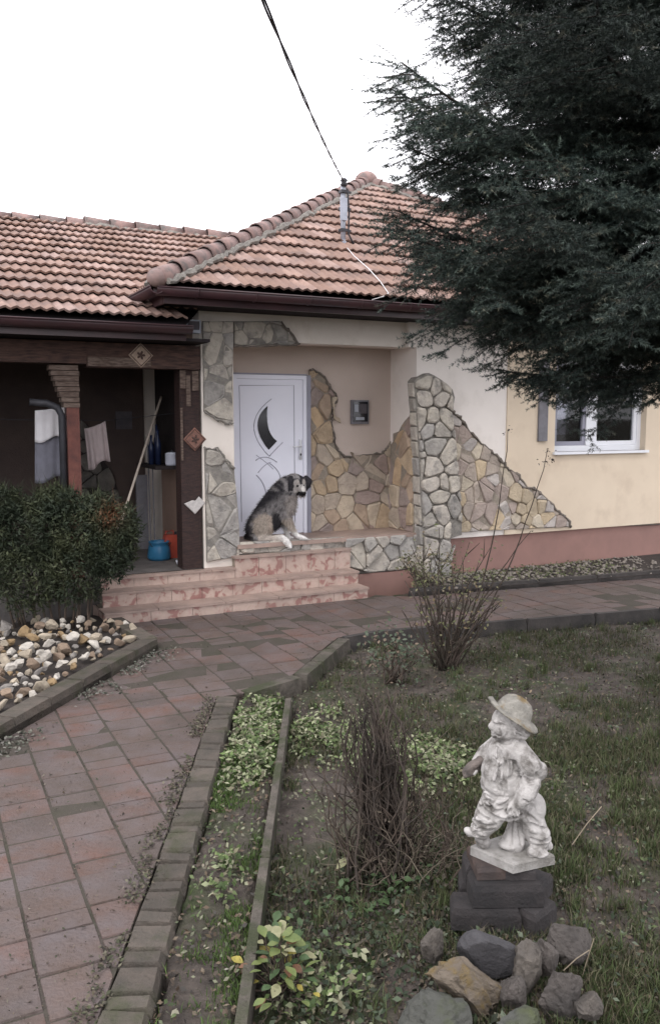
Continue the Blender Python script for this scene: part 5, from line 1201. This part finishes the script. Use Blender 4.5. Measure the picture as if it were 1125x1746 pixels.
# dark ivy, weeds and leaf litter in the bed
IV = lambda x, y: near(y) * bare(x, y) * np.clip(.15 + 1.0 * np.exp(-(((x - .35) / .55) ** 2 + ((y - 3.45) / .55) ** 2)) + .5 * np.exp(-(((x - .1) / .5) ** 2 + ((y - 2.8) / .4) ** 2)), 0, 1)
xy = scatter(garden_poly, 8500, IV); P = ground3(xy, .012); P[:, 2] += RNG.uniform(0, .045, len(P))
leaf_cloud('ivy', P, np.tile([0, -.3, 1.0], (len(P), 1)) , RNG.uniform(.006, .017, len(P)), pal(len(P), [(.032, .048, .026), (.045, .060, .032), (.060, .078, .048), (.085, .10, .07), (.028, .040, .022), (.07, .06, .045), (.05, .042, .034)], .5), M['attr'], aspect=.6, jitter=.8, kind='stuff')
xy = scatter(both, 15000, lambda x, y: near(y) * np.clip(.5 + .9 * np.exp(-(((x - .25) / .6) ** 2 + ((y - 2.9) / .5) ** 2)) - .0, 0, 1) * bare(x, y)); P = ground3(xy, .008); P[:, 2] += RNG.uniform(0, .018, len(P))
leaf_cloud('leaf_litter', P, np.tile([0, 0, 1.0], (len(P), 1)), .013, pal(len(P), [(.11, .08, .058), (.075, .058, .045), (.14, .105, .075), (.17, .135, .10), (.055, .045, .038), (.05, .045, .04)]), M['attr'], kind='stuff')
xy = scatter(both, 260, lambda x, y: near(y) * .5); P = ground3(xy, .02)
leaf_cloud('fallen_leaves', P, np.tile([0, -.1, 1.0], (len(P), 1)), .016, pal(len(P), [(.30, .26, .20), (.24, .19, .13), (.36, .33, .29), (.20, .15, .09)]), M['attr'], aspect=.45, jitter=.9, kind='stuff')
# moss and debris in the seam between pavers and edging, and at the foot of the left kerb
n = 2600; t = RNG.random(n); a0, a1 = np.array(e_in[0]), np.array(e_in[2]); sx = a0 * (1 - t)[:, None] + a1 * t[:, None] + np.stack([RNG.normal(-.035, .03, n), RNG.normal(0, .02, n)], 1)
keep_ = fnoise(sx[:, 0], sx[:, 1], 3.4) > .47; sx = sx[keep_]; P = np.stack([sx[:, 0], sx[:, 1], RNG.uniform(.0, .022, len(sx))], 1)
leaf_cloud('seam_moss', P, np.tile([0, 0, 1.0], (len(P), 1)), .010, pal(len(P), [(.06, .065, .035), (.10, .085, .06), (.045, .04, .032), (.13, .12, .085)]), M['attr'], kind='stuff')
n = 1500; t = RNG.random(n); a0, a1 = np.array(rb1), np.array(rbL); sx = a0 * (1 - t)[:, None] + a1 * t[:, None] + np.stack([np.abs(RNG.normal(.0, .11, n)) + .01, -np.abs(RNG.normal(0, .06, n))], 1)
keep_ = fnoise(sx[:, 0], sx[:, 1], 3.0) > .42; sx = sx[keep_]; P = np.stack([sx[:, 0], sx[:, 1], RNG.uniform(.0, .03, len(sx))], 1)
leaf_cloud('kerb_weeds', P, np.tile([0, 0, 1.0], (len(P), 1)), .014, pal(len(P), [(.10, .11, .085), (.15, .145, .12), (.06, .065, .05), (.19, .18, .16)]), M['attr'], kind='stuff')
xy = scatter(path_poly, 5200, lambda x, y: near(y) * np.clip((fnoise(x, y, 1.9) - .36) * 3, .06, 1)); P = np.stack([xy[:, 0], xy[:, 1], RNG.uniform(.006, .014, len(xy))], 1)
leaf_cloud('path_grit', P, np.tile([0, 0, 1.0], (len(P), 1)), RNG.choice([.0025, .004, .006, .010], len(P), p=[.4, .3, .22, .08]), pal(len(P), [(.05, .042, .034), (.08, .062, .048), (.12, .095, .07), (.16, .14, .11), (.045, .05, .03)], .3), M['attr'], kind='stuff')
# soil and moss filling parts of the paver joints
n = 5200; cu = RNG.integers(0, int((umax - umin) / PW), n); uj = umin + cu * PW + RNG.normal(0, .006, n); vj = RNG.uniform(vmin, -.8, n); wj = np.array([H2W(a, b, 0)[:2] for a, b in zip(uj, vj)]); ok = inpoly(wj[:, 0], wj[:, 1], path_poly) & (fnoise(wj[:, 0], wj[:, 1], 2.6) > .5); wj = wj[ok]
leaf_cloud('joint_moss', np.stack([wj[:, 0], wj[:, 1], RNG.uniform(.002, .010, len(wj))], 1), np.tile([0, 0, 1.0], (len(wj), 1)), RNG.uniform(.004, .010, len(wj)), pal(len(wj), [(.055, .055, .034), (.045, .04, .032), (.07, .062, .045)], .3), M['attr'], kind='stuff')
# weeds among the gravel by the wall
n = 1100; t = RNG.random(n) ** 1.5 * .5; e = RNG.random(n); A1, A2 = np.array(wK[0]), np.array(wK[2]); B1, B2 = H2W(-.42, -.03, 0)[:2], H2W(5.6, -.03, 0)[:2]
sx = (A1 * (1 - t)[:, None] + A2 * t[:, None]) * (1 - e)[:, None] + (B1 * (1 - t)[:, None] + B2 * t[:, None]) * e[:, None]
leaf_cloud('wall_weeds', np.stack([sx[:, 0], sx[:, 1], .06 + RNG.uniform(0, .10, n) * (t < .12) + RNG.uniform(0, .03, n)], 1), np.tile([0, -.5, 1.0], (n, 1)), .018, pal(n, [(.10, .115, .05), (.15, .155, .085), (.19, .18, .12), (.08, .09, .045)]), M['attr'], kind='stuff')

def stems(name, base, tips, r0, m, parent, bend=.08, n=9, r1=.3, twigs=0, wob=.012):
    mb = MB(); ends = []
    for (b0, t0) in zip(base, tips):
        b0, t0 = Vector(b0), Vector(t0); L = (t0 - b0).length; off = Vector((random.uniform(-1, 1), random.uniform(-1, 1), 0)) * bend * L; pts = []
        for i in range(n + 1):
            s = i / n; pts.append(b0.lerp(t0, s) + off * sin(pi * s) + Vector((random.uniform(-wob, wob), random.uniform(-wob, wob), 0)) * (0 < i < n))
        mb.tube(pts, [r0 * (1 - (1 - r1) * i / n) for i in range(n + 1)], 5)
        for _ in range(twigs):
            s = random.randint(n // 3, n - 1); d = Vector((random.uniform(-1, 1), random.uniform(-1, 1), random.uniform(.3, 1.2))).normalized() * L * random.uniform(.08, .2); mb.tube([pts[s], pts[s] + d * .6, pts[s] + d], [r0 * .5, r0 * .35, r0 * .2], 4); ends.append(pts[s] + d)
        ends.append(pts[-1])
    return build(mb, name, m, parent, True), ends
# rose bush: bare canes from one foot
rbp = G(758, 1140, -.11); rose = thing('rose_bush', 'tall bare rose bush with thin thorny canes before the path', 'bush', tuple(rbp))
tp = [(690, 990, .2), (700, 930, .3), (722, 905, .1), (735, 940, -.1), (748, 900, .2), (770, 965, -.2), (788, 950, .1), (800, 925, .3), (820, 1000, .0), (838, 930, .2), (706, 1030, -.1), (905, 905, .3), (770, 1010, .3), (845, 990, -.1), (728, 985, .0), (792, 1020, -.2), (685, 1040, .1), (862, 985, .2)]
tp += [(random.uniform(690, 860), random.uniform(950, 1060), random.uniform(-.25, .3)) for _ in range(22)]; tips = [D(x, y, rbp[1] + dy) - rbp for x, y, dy in tp]; base = [(random.uniform(-.05, .05) + .18 * t[0] * 0, random.uniform(-.05, .05), 0) for t in tips]
_, ends = stems('canes', base, tips, .0095, M['cane'], rose, .07, twigs=2)
tall = [D(865, 735, rbp[1] + .3) - rbp, D(932, 770, rbp[1] + .2) - rbp]
_, e2 = stems('canes', [(.06, 0, 0), (.10, 0, 0)], tall, .0085, M['cane'], rose, .06, 12, .35)
P = np.concatenate([np.array([tuple(e)]) + RNG.normal(0, .05, (3, 3)) for e in ends])
leaf_cloud('leaves', P, np.tile([0, -.4, 1.0], (len(P), 1)), .017, pal(len(P), [(.13, .135, .06), (.17, .16, .09), (.09, .10, .045), (.16, .12, .07)]), M['attr'], rose)
P = np.concatenate([np.array([tuple(e)]) + RNG.normal(0, .022, (9, 3)) for e in e2 + [Vector(D(925, 790, rbp[1] + .2) - rbp), Vector(D(942, 785, rbp[1] + .2) - rbp)]])
leaf_cloud('hips', P, np.tile([0, -.4, 1.0], (len(P), 1)), .013, pal(len(P), [(.04, .03, .028), (.06, .045, .035)]), M['attr'], rose)
# dense bushy foot of the rose bush with dry twigs
base = [(random.uniform(-.09, .09), random.uniform(-.09, .09), 0) for _ in range(18)]; tips = [(b[0] * 3.2 + random.uniform(-.12, .12), b[1] * 3 + random.uniform(-.1, .1), random.uniform(.25, .62)) for b in base]
stems('twigs', base, tips, .006, M['cane'], rose, .1, 6, twigs=1)
# leafy weed thicket left of the rose bush, in front of the porch
wb = G(728, 1010, .0); wd = thing('shrub', 'small half bare shrub with olive leaves at the foot of the buttress', 'shrub', tuple(wb)); base = [(random.uniform(-.12, .12), random.uniform(-.1, .1), 0) for _ in range(16)]; tips = [(random.uniform(-.32, .34), random.uniform(-.2, .2), random.uniform(.18, .46)) for _ in base]
_, ends = stems('twigs', base, tips, .007, M['cane'], wd, .1, 6, twigs=3)
P = np.concatenate([np.array([tuple(e)]) + RNG.normal(0, .045, (7, 3)) for e in ends]); leaf_cloud('leaves', P, np.tile([0, -.4, 1.0], (len(P), 1)), .021, pal(len(P), [(.12, .125, .06), (.17, .16, .10), (.09, .095, .05), (.20, .17, .12)]), M['attr'], wd)
# second, smaller bush with leaves near the kerb
sb = G(668, 1165, -.1); s2 = thing('shrub', 'low leafy shrub with dark stems between kerb and dry stalks', 'shrub', tuple(sb))
base = [(random.uniform(-.06, .06), random.uniform(-.06, .06), 0) for _ in range(14)]; tips = [(random.uniform(-.26, .26), random.uniform(-.15, .15), random.uniform(.2, .52)) for _ in base]
_, ends = stems('twigs', base, tips, .008, M['stem'], s2, .1, 6, twigs=2)
P = np.concatenate([np.array([tuple(e)]) + RNG.normal(0, .05, (8, 3)) for e in ends]); leaf_cloud('leaves', P, np.tile([0, -.4, 1.0], (len(P), 1)), .020, pal(len(P), [(.075, .10, .065), (.10, .12, .085), (.06, .075, .045), (.16, .12, .09)]), M['attr'], s2)
# bundle of dry dark stalks
rp = G(672, 1478, -.06); reed = thing('dry_shrub', 'dense clump of dry dark stalks left of the statue', 'shrub', tuple(rp))
def tangle(name, n, m, parent, start, aim, r0, seg=9, wig=.28, fork=.16):
    """stems that wander, fork and taper; aim(b) -> tip"""
    mb = MB()
    def grow(p, tip, r, steps, depth):
        pts = [p.copy()]; rad = [r]; L = (tip - p).length / steps; d = (tip - p).normalized()
        for k in range(steps):
            to = (tip - pts[-1]); to = to.normalized() if to.length > 1e-4 else d
            d = (d * .55 + to * .45 + Vector((random.gauss(0, wig), random.gauss(0, wig), random.gauss(0, wig * .6)))).normalized()
            q_ = pts[-1] + d * L; q_.z = max(q_.z, .002); pts.append(q_); rad.append(r * (1 - .62 * (k + 1) / steps))
            if depth < 2 and k > 1 and random.random() < fork:
                t2 = pts[-1] + (d + Vector((random.gauss(0, .55), random.gauss(0, .5), random.gauss(.1, .45)))).normalized() * L * random.uniform(2, 4.5); grow(pts[-1], t2, rad[-1] * .75, 4, depth + 1)
        mb.tube(pts, rad, 5)
    for _ in range(n): b = start(); grow(Vector(b), Vector(aim(b)), r0 * random.uniform(.6, 1.35), seg, 0)
    return build(mb, name, m, parent, True, kind='stuff')
st1 = lambda: (random.gauss(-.04, .075), random.gauss(0, .07), -.02)
tangle('stalks', 120, M['reed'], reed, st1, lambda b: (random.uniform(-.175, -.03) + b[0] * .1, random.gauss(0, .05), random.choice((.5, .66, .76, .84)) + random.uniform(-.06, .06)), .0064, 10, .22, .10)
tangle('stalks', 85, M['stem'], reed, lambda: (random.gauss(.02, .12), random.gauss(0, .1), -.02), lambda b: (b[0] + random.gauss(.02, .10), b[1] + random.gauss(0, .09), random.uniform(.22, .6)), .0046, 9, .30, .2)
pr_ = mat('pale_reed', (.15, .125, .095), (.085, .07, .052), scale=9, bump=.2)
tangle('stalks', 90, pr_, reed, lambda: (random.gauss(.04, .15), random.gauss(-.05, .1), random.uniform(0, .08)), lambda b: (b[0] + random.gauss(.06, .16), b[1] + random.gauss(-.04, .11), random.uniform(.03, .40)), .0028, 8, .34, .15)
P = np.stack([RNG.normal(.0, .13, 900), RNG.normal(-.03, .1, 900), np.abs(RNG.normal(0, .13, 900))], 1)
leaf_cloud('dead_leaves', P, np.tile([0, -.5, .6], (900, 1)), RNG.uniform(.006, .016, 900), pal(900, [(.10, .078, .058), (.065, .05, .04), (.15, .125, .095), (.05, .055, .03), (.06, .07, .038)], .3), M['attr'], reed, aspect=.4, jitter=1.0)
# plant with yellow-green leaves
yp = G(478, 1680, -.08); yl = thing('leafy_plant', 'low plant with broad yellow and green leaves by the thin kerb', 'plant', tuple(yp))
def leaf_mesh(name, m):
    vs = []; fs = []; prof = [(0, .06), (.2, .32), (.45, .5), (.7, .38), (.88, .18), (1, .02)]
    for s, w in prof: vs += [(s, -w * .62, .10 * sin(s * pi) + .05), (s, 0, .10 * sin(s * pi)), (s, w * .62, .10 * sin(s * pi) + .05)]
    for i in range(len(prof) - 1): fs += [(3 * i, 3 * i + 1, 3 * i + 4, 3 * i + 3), (3 * i + 1, 3 * i + 2, 3 * i + 5, 3 * i + 4)]
    me = bpy.data.meshes.new(name); me.from_pydata(vs, [], fs); me.update(); me.materials.append(m); me.polygons.foreach_set('use_smooth', [True] * len(fs)); return me
lm = [leaf_mesh('leaf', mat('leaf_' + n_, c, c2, rough=.5, scale=25, bump=.2, coord='pos')) for n_, c, c2 in (('green', (.060, .095, .040), (.040, .068, .028)), ('yellow', (.30, .245, .05), (.22, .19, .05)), ('lime', (.14, .165, .055), (.09, .12, .04)), ('pale', (.25, .24, .14), (.18, .18, .095)), ('brown', (.16, .075, .04), (.09, .05, .03)))]
base = []; tips = []
for k in range(110):
    a = random.uniform(0, 2 * pi); r_ = min(.2, abs(random.gauss(0, .10))); x, y = r_ * cos(a) * .7, r_ * sin(a) * 1.4; z = random.uniform(.02, .17) * (1.2 - min(1, r_ * 3)); base.append((x * .4, y * .4, 0)); tips.append((x, y, z))
    link('leaf', random.choice((lm[0], lm[0], lm[0], lm[0], lm[1], lm[2], lm[2], lm[2], lm[3], lm[4])), yl, (x, y, z), (random.uniform(-.5, .5), random.uniform(-.5, .35), a + random.uniform(-.8, .8)), random.uniform(.030, .070))
lk = Vector(D(440, 1590, yp[1] + .18) - yp); base.append((-.02, .05, 0)); tips.append(tuple(lk))
for k in range(5): link('leaf', lm[(0, 2, 0, 1, 0)[k]], yl, tuple(lk + Vector((0, 0, -.02 * k))), (random.uniform(-.4, .4), .3, k * 1.9), .075)
stems('stalks', base, tips, .003, M['stem'], yl, .1, 4)
# pale broad leaves at the foot of the dry stalks
for i, (x, y, s, lab) in enumerate(((574, 1482, .05, 'pale broad leaf lying left of the stalk clump, the flatter of two'), (592, 1476, .045, 'pale broad leaf standing up at the foot of the stalk clump'))):
    p = G(x, y, -.03); o = link('fallen_leaf', lm[3], None, tuple(p), (.2, -.5 - .5 * i, .4 + 1.2 * i), s * 1.5); o['label'] = lab; o['category'] = 'leaf'
xy = scatter(garden_poly, 120, lambda x, y: np.exp(-(((x - .12) / .28) ** 2 + ((y - 3.5) / .16) ** 2)))
wdp = thing('weed', 'patch of bluish green leaves in front of the dry stalks', 'weed', (float(G(540, 1500)[0]), 3.5, -.08))
for x, y in xy: link('leaf', lm[0], wdp, (x - wdp.location.x, y - 3.5, float(gheight(np.array([x]), np.array([y]))[0]) + .08 + random.uniform(.01, .07)), (random.uniform(-.5, .5), random.uniform(-.7, .2), random.uniform(0, 6.3)), random.uniform(.025, .05))
# straw stalks at the right edge
for i, (a, b) in enumerate((((975, 1440), (1025, 1375)), ((985, 1690), (1012, 1600)), ((960, 1655), (1004, 1620)))):
    mb = MB(); mb.tube([D(*a, 3.0 - i * .12), D((a[0] + b[0]) / 2, (a[1] + b[1]) / 2 - 3, 3.02 - i * .12), D(*b, 3.05 - i * .12)], .0019, 5); o = build(mb, 'straw', M['straw'], None); o['label'] = ('pale straw leaning over the grass right of the statue', 'pale straw standing at the right edge of the rock pile', 'short pale straw lying across the rocks at the right')[i]; o['category'] = 'straw'

# evergreen bush at the left
bp = H2W(-4.70, -.66, .02); bush = thing('evergreen_bush', 'dense dark evergreen bush in the bed of pale stones', 'bush', tuple(bp))
cen = [(-.05, 0, .98, .40, .34, .38), (.26, -.1, .84, .36, .30, .34), (-.40, .05, .92, .40, .34, .42), (-.82, .1, .85, .42, .36, .44), (.08, -.12, .56, .34, .28, .34), (-.32, -.1, .52, .40, .30, .36), (.48, -.06, .98, .24, .24, .26), (.42, -.1, .72, .25, .24, .26), (-.1, .05, 1.18, .26, .24, .2), (-.62, .0, 1.18, .26, .26, .22), (-1.2, .1, .8, .4, .34, .5), (.30, -.05, 1.12, .2, .2, .2)]
Ps = []; Ns = []
for (x, y, z, a, b_, c) in cen:
    n = int(7000 * a); d = RNG.normal(0, 1, (n, 3)); d /= np.linalg.norm(d, axis=1)[:, None]; lump = .66 + .54 * fnoise(d[:, 0] * 2 + x * 3 + 5, d[:, 2] * 2 + d[:, 1] * 1.5 + 5 + z, 2.2); r_ = RNG.uniform(.35, 1.02, n) ** .5 * lump
    Ps.append(np.array([x, y, z]) + d * r_[:, None] * np.array([a, b_, c])); Ns.append(d * .8 + np.array([0, 0, .5]))
P = np.concatenate(Ps); Nn = np.concatenate(Ns); ok = P[:, 2] > .14; P = P[ok]; Nn = Nn[ok]
tip_ = np.clip(fnoise(P[:, 0] * 1.0 + 9, P[:, 2] + P[:, 1], 9) * 1.8 - .6, 0, 1)[:, None]; cols = np.array([.022, .031, .018]) * (1 - tip_) + np.array([.062, .070, .034]) * tip_; cols = cols * RNG.uniform(.6, 1.4, (len(P), 1))
rust = np.exp(-(((P[:, 0] - .44) / .10) ** 2 + ((P[:, 2] - 1.10) / .11) ** 2 + ((P[:, 1] + .1) / .3) ** 2))[:, None] * (RNG.random((len(P), 1)) < .6); cols = cols * (1 - rust) + np.array([.17, .07, .035]) * rust
leaf_cloud('foliage', P, Nn, .022, cols, M['attr'], bush, aspect=.34, jitter=.8)
ns_ = 15000; sx = RNG.choice(len(P), ns_); out_ = Nn[sx] / np.linalg.norm(Nn[sx], axis=1)[:, None]; dr_ = out_ * .8 + RNG.normal(0, .55, (ns_, 3)) + np.array([0, 0, .15]); ln3 = RNG.uniform(.025, .09, (ns_, 1)) * np.where(RNG.random((ns_, 1)) < .1, 1.5, 1)
V = np.stack([P[sx] + RNG.normal(0, .0035, (ns_, 3)), P[sx] + RNG.normal(0, .0035, (ns_, 3)), P[sx] + dr_ * ln3], 1).reshape(-1, 3)
link('sprigs', np_mesh('sprigs', V, np.arange(len(V)).reshape(-1, 3), np.repeat(cols[sx] * 1.25, 3, 0), M['attr']), bush)
base = [(random.uniform(-.55, .3), random.uniform(-.15, .15), 0) for _ in range(16)]; tips = [(b[0] * 1.3, b[1] * 1.6, random.uniform(.45, .8)) for b in base]; stems('stems', base, tips, .014, M['stem'], bush, .05, 5)

# ================================================================== SPRUCE
TX, TY = 2.62, 5.9
spr = thing('spruce_tree', 'big dark spruce with spreading drooping branches at the right', 'tree', (TX, TY, -.12))
mb = MB(); mb.tube([(0, 0, 0), (.02, .0, 1.0), (.0, .02, 3), (0, 0, 6), (.02, 0, 8.6)], [.17, .145, .12, .07, .015], 12); build(mb, 'trunk', M['bark'], spr, True)
def spruce_branch(name, seed, L):
    """one bough: axis, side twigs, shoots, all clothed in needles; grows along +X"""
    rg = np.random.default_rng(seed); r = random.Random(seed); V = []; Cc = []; mbk = MB(); sho = []
    w1, w2 = r.uniform(0, 6), r.uniform(0, 6)
    def axis(s): return np.array([s * L * (1 - .06 * s), .07 * L * sin(s * 3.4 + w1) - .07 * L * sin(w1), -.34 * L * s + .33 * L * s ** 2.4 + .03 * L * (sin(s * 5 + w2) - sin(w2))])
    mbk.tube([axis(i / 12) for i in range(13)], [.0105 * L * (1 - .88 * i / 12) + .0015 for i in range(13)], 5)
    for k in range(int(L / .045)):                        # shoots standing on the axis itself
        s_ = .3 + .7 * (k + r.random()) / int(L / .045)
        if s_ > .99: continue
        p = axis(s_); a = r.uniform(-1.1, 1.1); l = r.uniform(.06, .12); sho.append((p, p + np.array([.8 * cos(a), .8 * sin(a), r.uniform(-.35, .5)]) * l))
    for side in (-1, 1):
        s_ = .10 + r.random() * .05
        while s_ < .98:
            p = axis(s_); l = L * (.42 * (1 - s_) ** .7 + .075) * r.uniform(.6, 1.2) * min(1, s_ / .3 + .3); ang = radians(r.uniform(34, 66)); drp = r.uniform(-.42, .06)
            pts = [p]; d = np.array([cos(ang), side * sin(ang), drp]); ns = 4
            for q_ in range(ns):
                ang2 = ang + r.uniform(-.22, .22) - .08 * q_; d = np.array([cos(ang2), side * sin(ang2), drp - .07 * q_ + .12 * (q_ == ns - 1) + r.uniform(-.1, .1)]); pts.append(pts[-1] + d * l / ns)
            mbk.tube(pts, [.0042, .0036, .003, .0024, .0016], 4)
            for q_ in range(ns): sho.append((pts[q_], pts[q_ + 1]))
            t = .06
            while t < .98:
                f = t * ns; q_ = min(ns - 1, int(f)); pp = pts[q_] + (pts[q_ + 1] - pts[q_]) * (f - q_)
                for s2 in (-1, 1):
                    if r.random() < .12: continue
                    a2 = ang * side + s2 * radians(r.uniform(30, 68)); l2 = max(.045, min(.19, l * (.40 * (1 - t) + .12) * r.uniform(.6, 1.25))); dz = r.uniform(-.75, .22); e = pp + np.array([cos(a2), sin(a2), dz]) * l2
                    sho.append((pp, e))
                    if l2 > .10:
                        for s3 in (-1, 1):
                            a3 = a2 + s3 * radians(r.uniform(30, 60)); m_ = pp + (e - pp) * r.uniform(.3, .7); sho.append((m_, m_ + np.array([cos(a3), sin(a3), dz * .7 + r.uniform(-.4, .2)]) * l2 * r.uniform(.35, .6)))
                t += .066 / max(l, .12) * r.uniform(.75, 1.3)
            s_ += .078 / L * r.uniform(.6, 1.4)
    for k in range(5): a = (-.75, -.35, .0, .35, .75)[k] + r.uniform(-.1, .1); l_ = r.uniform(.12, .20) if k != 2 else .24; sho.append((axis(.96), axis(1) + np.array([l_ * cos(a), l_ * sin(a), r.uniform(-.02, .10)])))
    for (a, b_) in sho:
        a, b_ = np.array(a), np.array(b_); d = b_ - a; l = np.linalg.norm(d)
        if l < .015: continue
        d /= l; n = int(l / .0034) + 8; t = rg.random(n) ** .9; ph = rg.uniform(0, 2 * pi, n)
        e1 = np.cross(d, [0, 0, 1.0]); e1 /= np.linalg.norm(e1) + 1e-9; e2_ = np.cross(e1, d)
        rad = e1 * np.cos(ph)[:, None] + e2_ * np.sin(ph)[:, None]; dirn = rad * .80 + d * .60; nl = rg.uniform(.016, .028, n)[:, None]
        p = a + d * (l * t)[:, None]; sd = np.cross(dirn, rg.normal(0, 1, (n, 3))); sd = sd / (np.linalg.norm(sd, axis=1)[:, None] + 1e-9) * .0021
        V.append(np.stack([p - sd, p + sd, p + dirn * nl], 1).reshape(-1, 3)); u_ = r.random()
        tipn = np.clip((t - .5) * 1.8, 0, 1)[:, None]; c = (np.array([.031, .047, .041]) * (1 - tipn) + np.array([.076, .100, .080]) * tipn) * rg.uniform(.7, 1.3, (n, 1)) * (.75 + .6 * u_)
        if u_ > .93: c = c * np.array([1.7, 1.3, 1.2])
        Cc.append(np.repeat(c, 3, 0))
    V = np.concatenate(V); Cc = np.concatenate(Cc); k0 = len(V); F3 = np.arange(k0).reshape(-1, 3)
    bv = np.array(mbk.v); tri = []
    for f in mbk.f:
        for i in range(1, len(f) - 1): tri.append((f[0], f[i], f[i + 1]))
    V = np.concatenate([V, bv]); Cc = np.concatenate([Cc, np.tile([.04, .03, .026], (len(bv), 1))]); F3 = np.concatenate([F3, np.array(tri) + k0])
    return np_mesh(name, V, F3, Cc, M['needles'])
BRM = [(L_, spruce_branch('branch', 11 + i, L_)) for i, L_ in enumerate((2.1, 2.0, 1.8, 1.6, 1.35, 1.1))]
def put_branch(z, az, R, tilt=0.0):
    L_, me = min(BRM, key=lambda t: abs(t[0] - R) + random.uniform(0, .22)); sc = R / L_
    link('branch', me, spr, (.06 * cos(az), .06 * sin(az), z + .12), Euler((random.uniform(-.22, .22), tilt, az)), (sc, sc * random.uniform(.92, 1.1), sc))
for z, R, nb, tl in ((2.52, 1.45, 8, .05), (2.78, 1.95, 9, .05), (3.06, 2.1, 10, .04), (3.36, 2.25, 10, .02), (3.78, 1.6, 8, -.03), (4.06, 2.1, 7, -.05), (4.38, 2.0, 7, -.09), (4.74, 1.95, 8, -.11), (5.06, 2.0, 10, -.12), (5.4, 2.0, 9, -.12), (5.75, 1.8, 9, -.1), (6.1, 1.5, 9, -.1), (6.6, 1.2, 9, -.1), (7.1, .95, 8, -.1), (7.6, .7, 7, -.1), (8.1, .45, 6, -.1)):
    a0 = pi + random.uniform(-.12, .12)
    for k in range(nb): put_branch(z + random.uniform(-.07, .07), a0 + 2 * pi * k / nb + random.uniform(-.16, .16), max(.9, R * random.uniform(.72, 1.06)) if z < 6.4 else R, random.uniform(-.09, .09) + tl)
for z, az, R in ((4.13, pi, 2.3), (4.02, pi + .30, 2.35), (4.78, pi + .05, 2.1), (3.68, pi + .08, 2.15), (3.42, pi - .1, 2.25), (3.2, pi + .16, 2.3)): put_branch(z, az, R, .0)
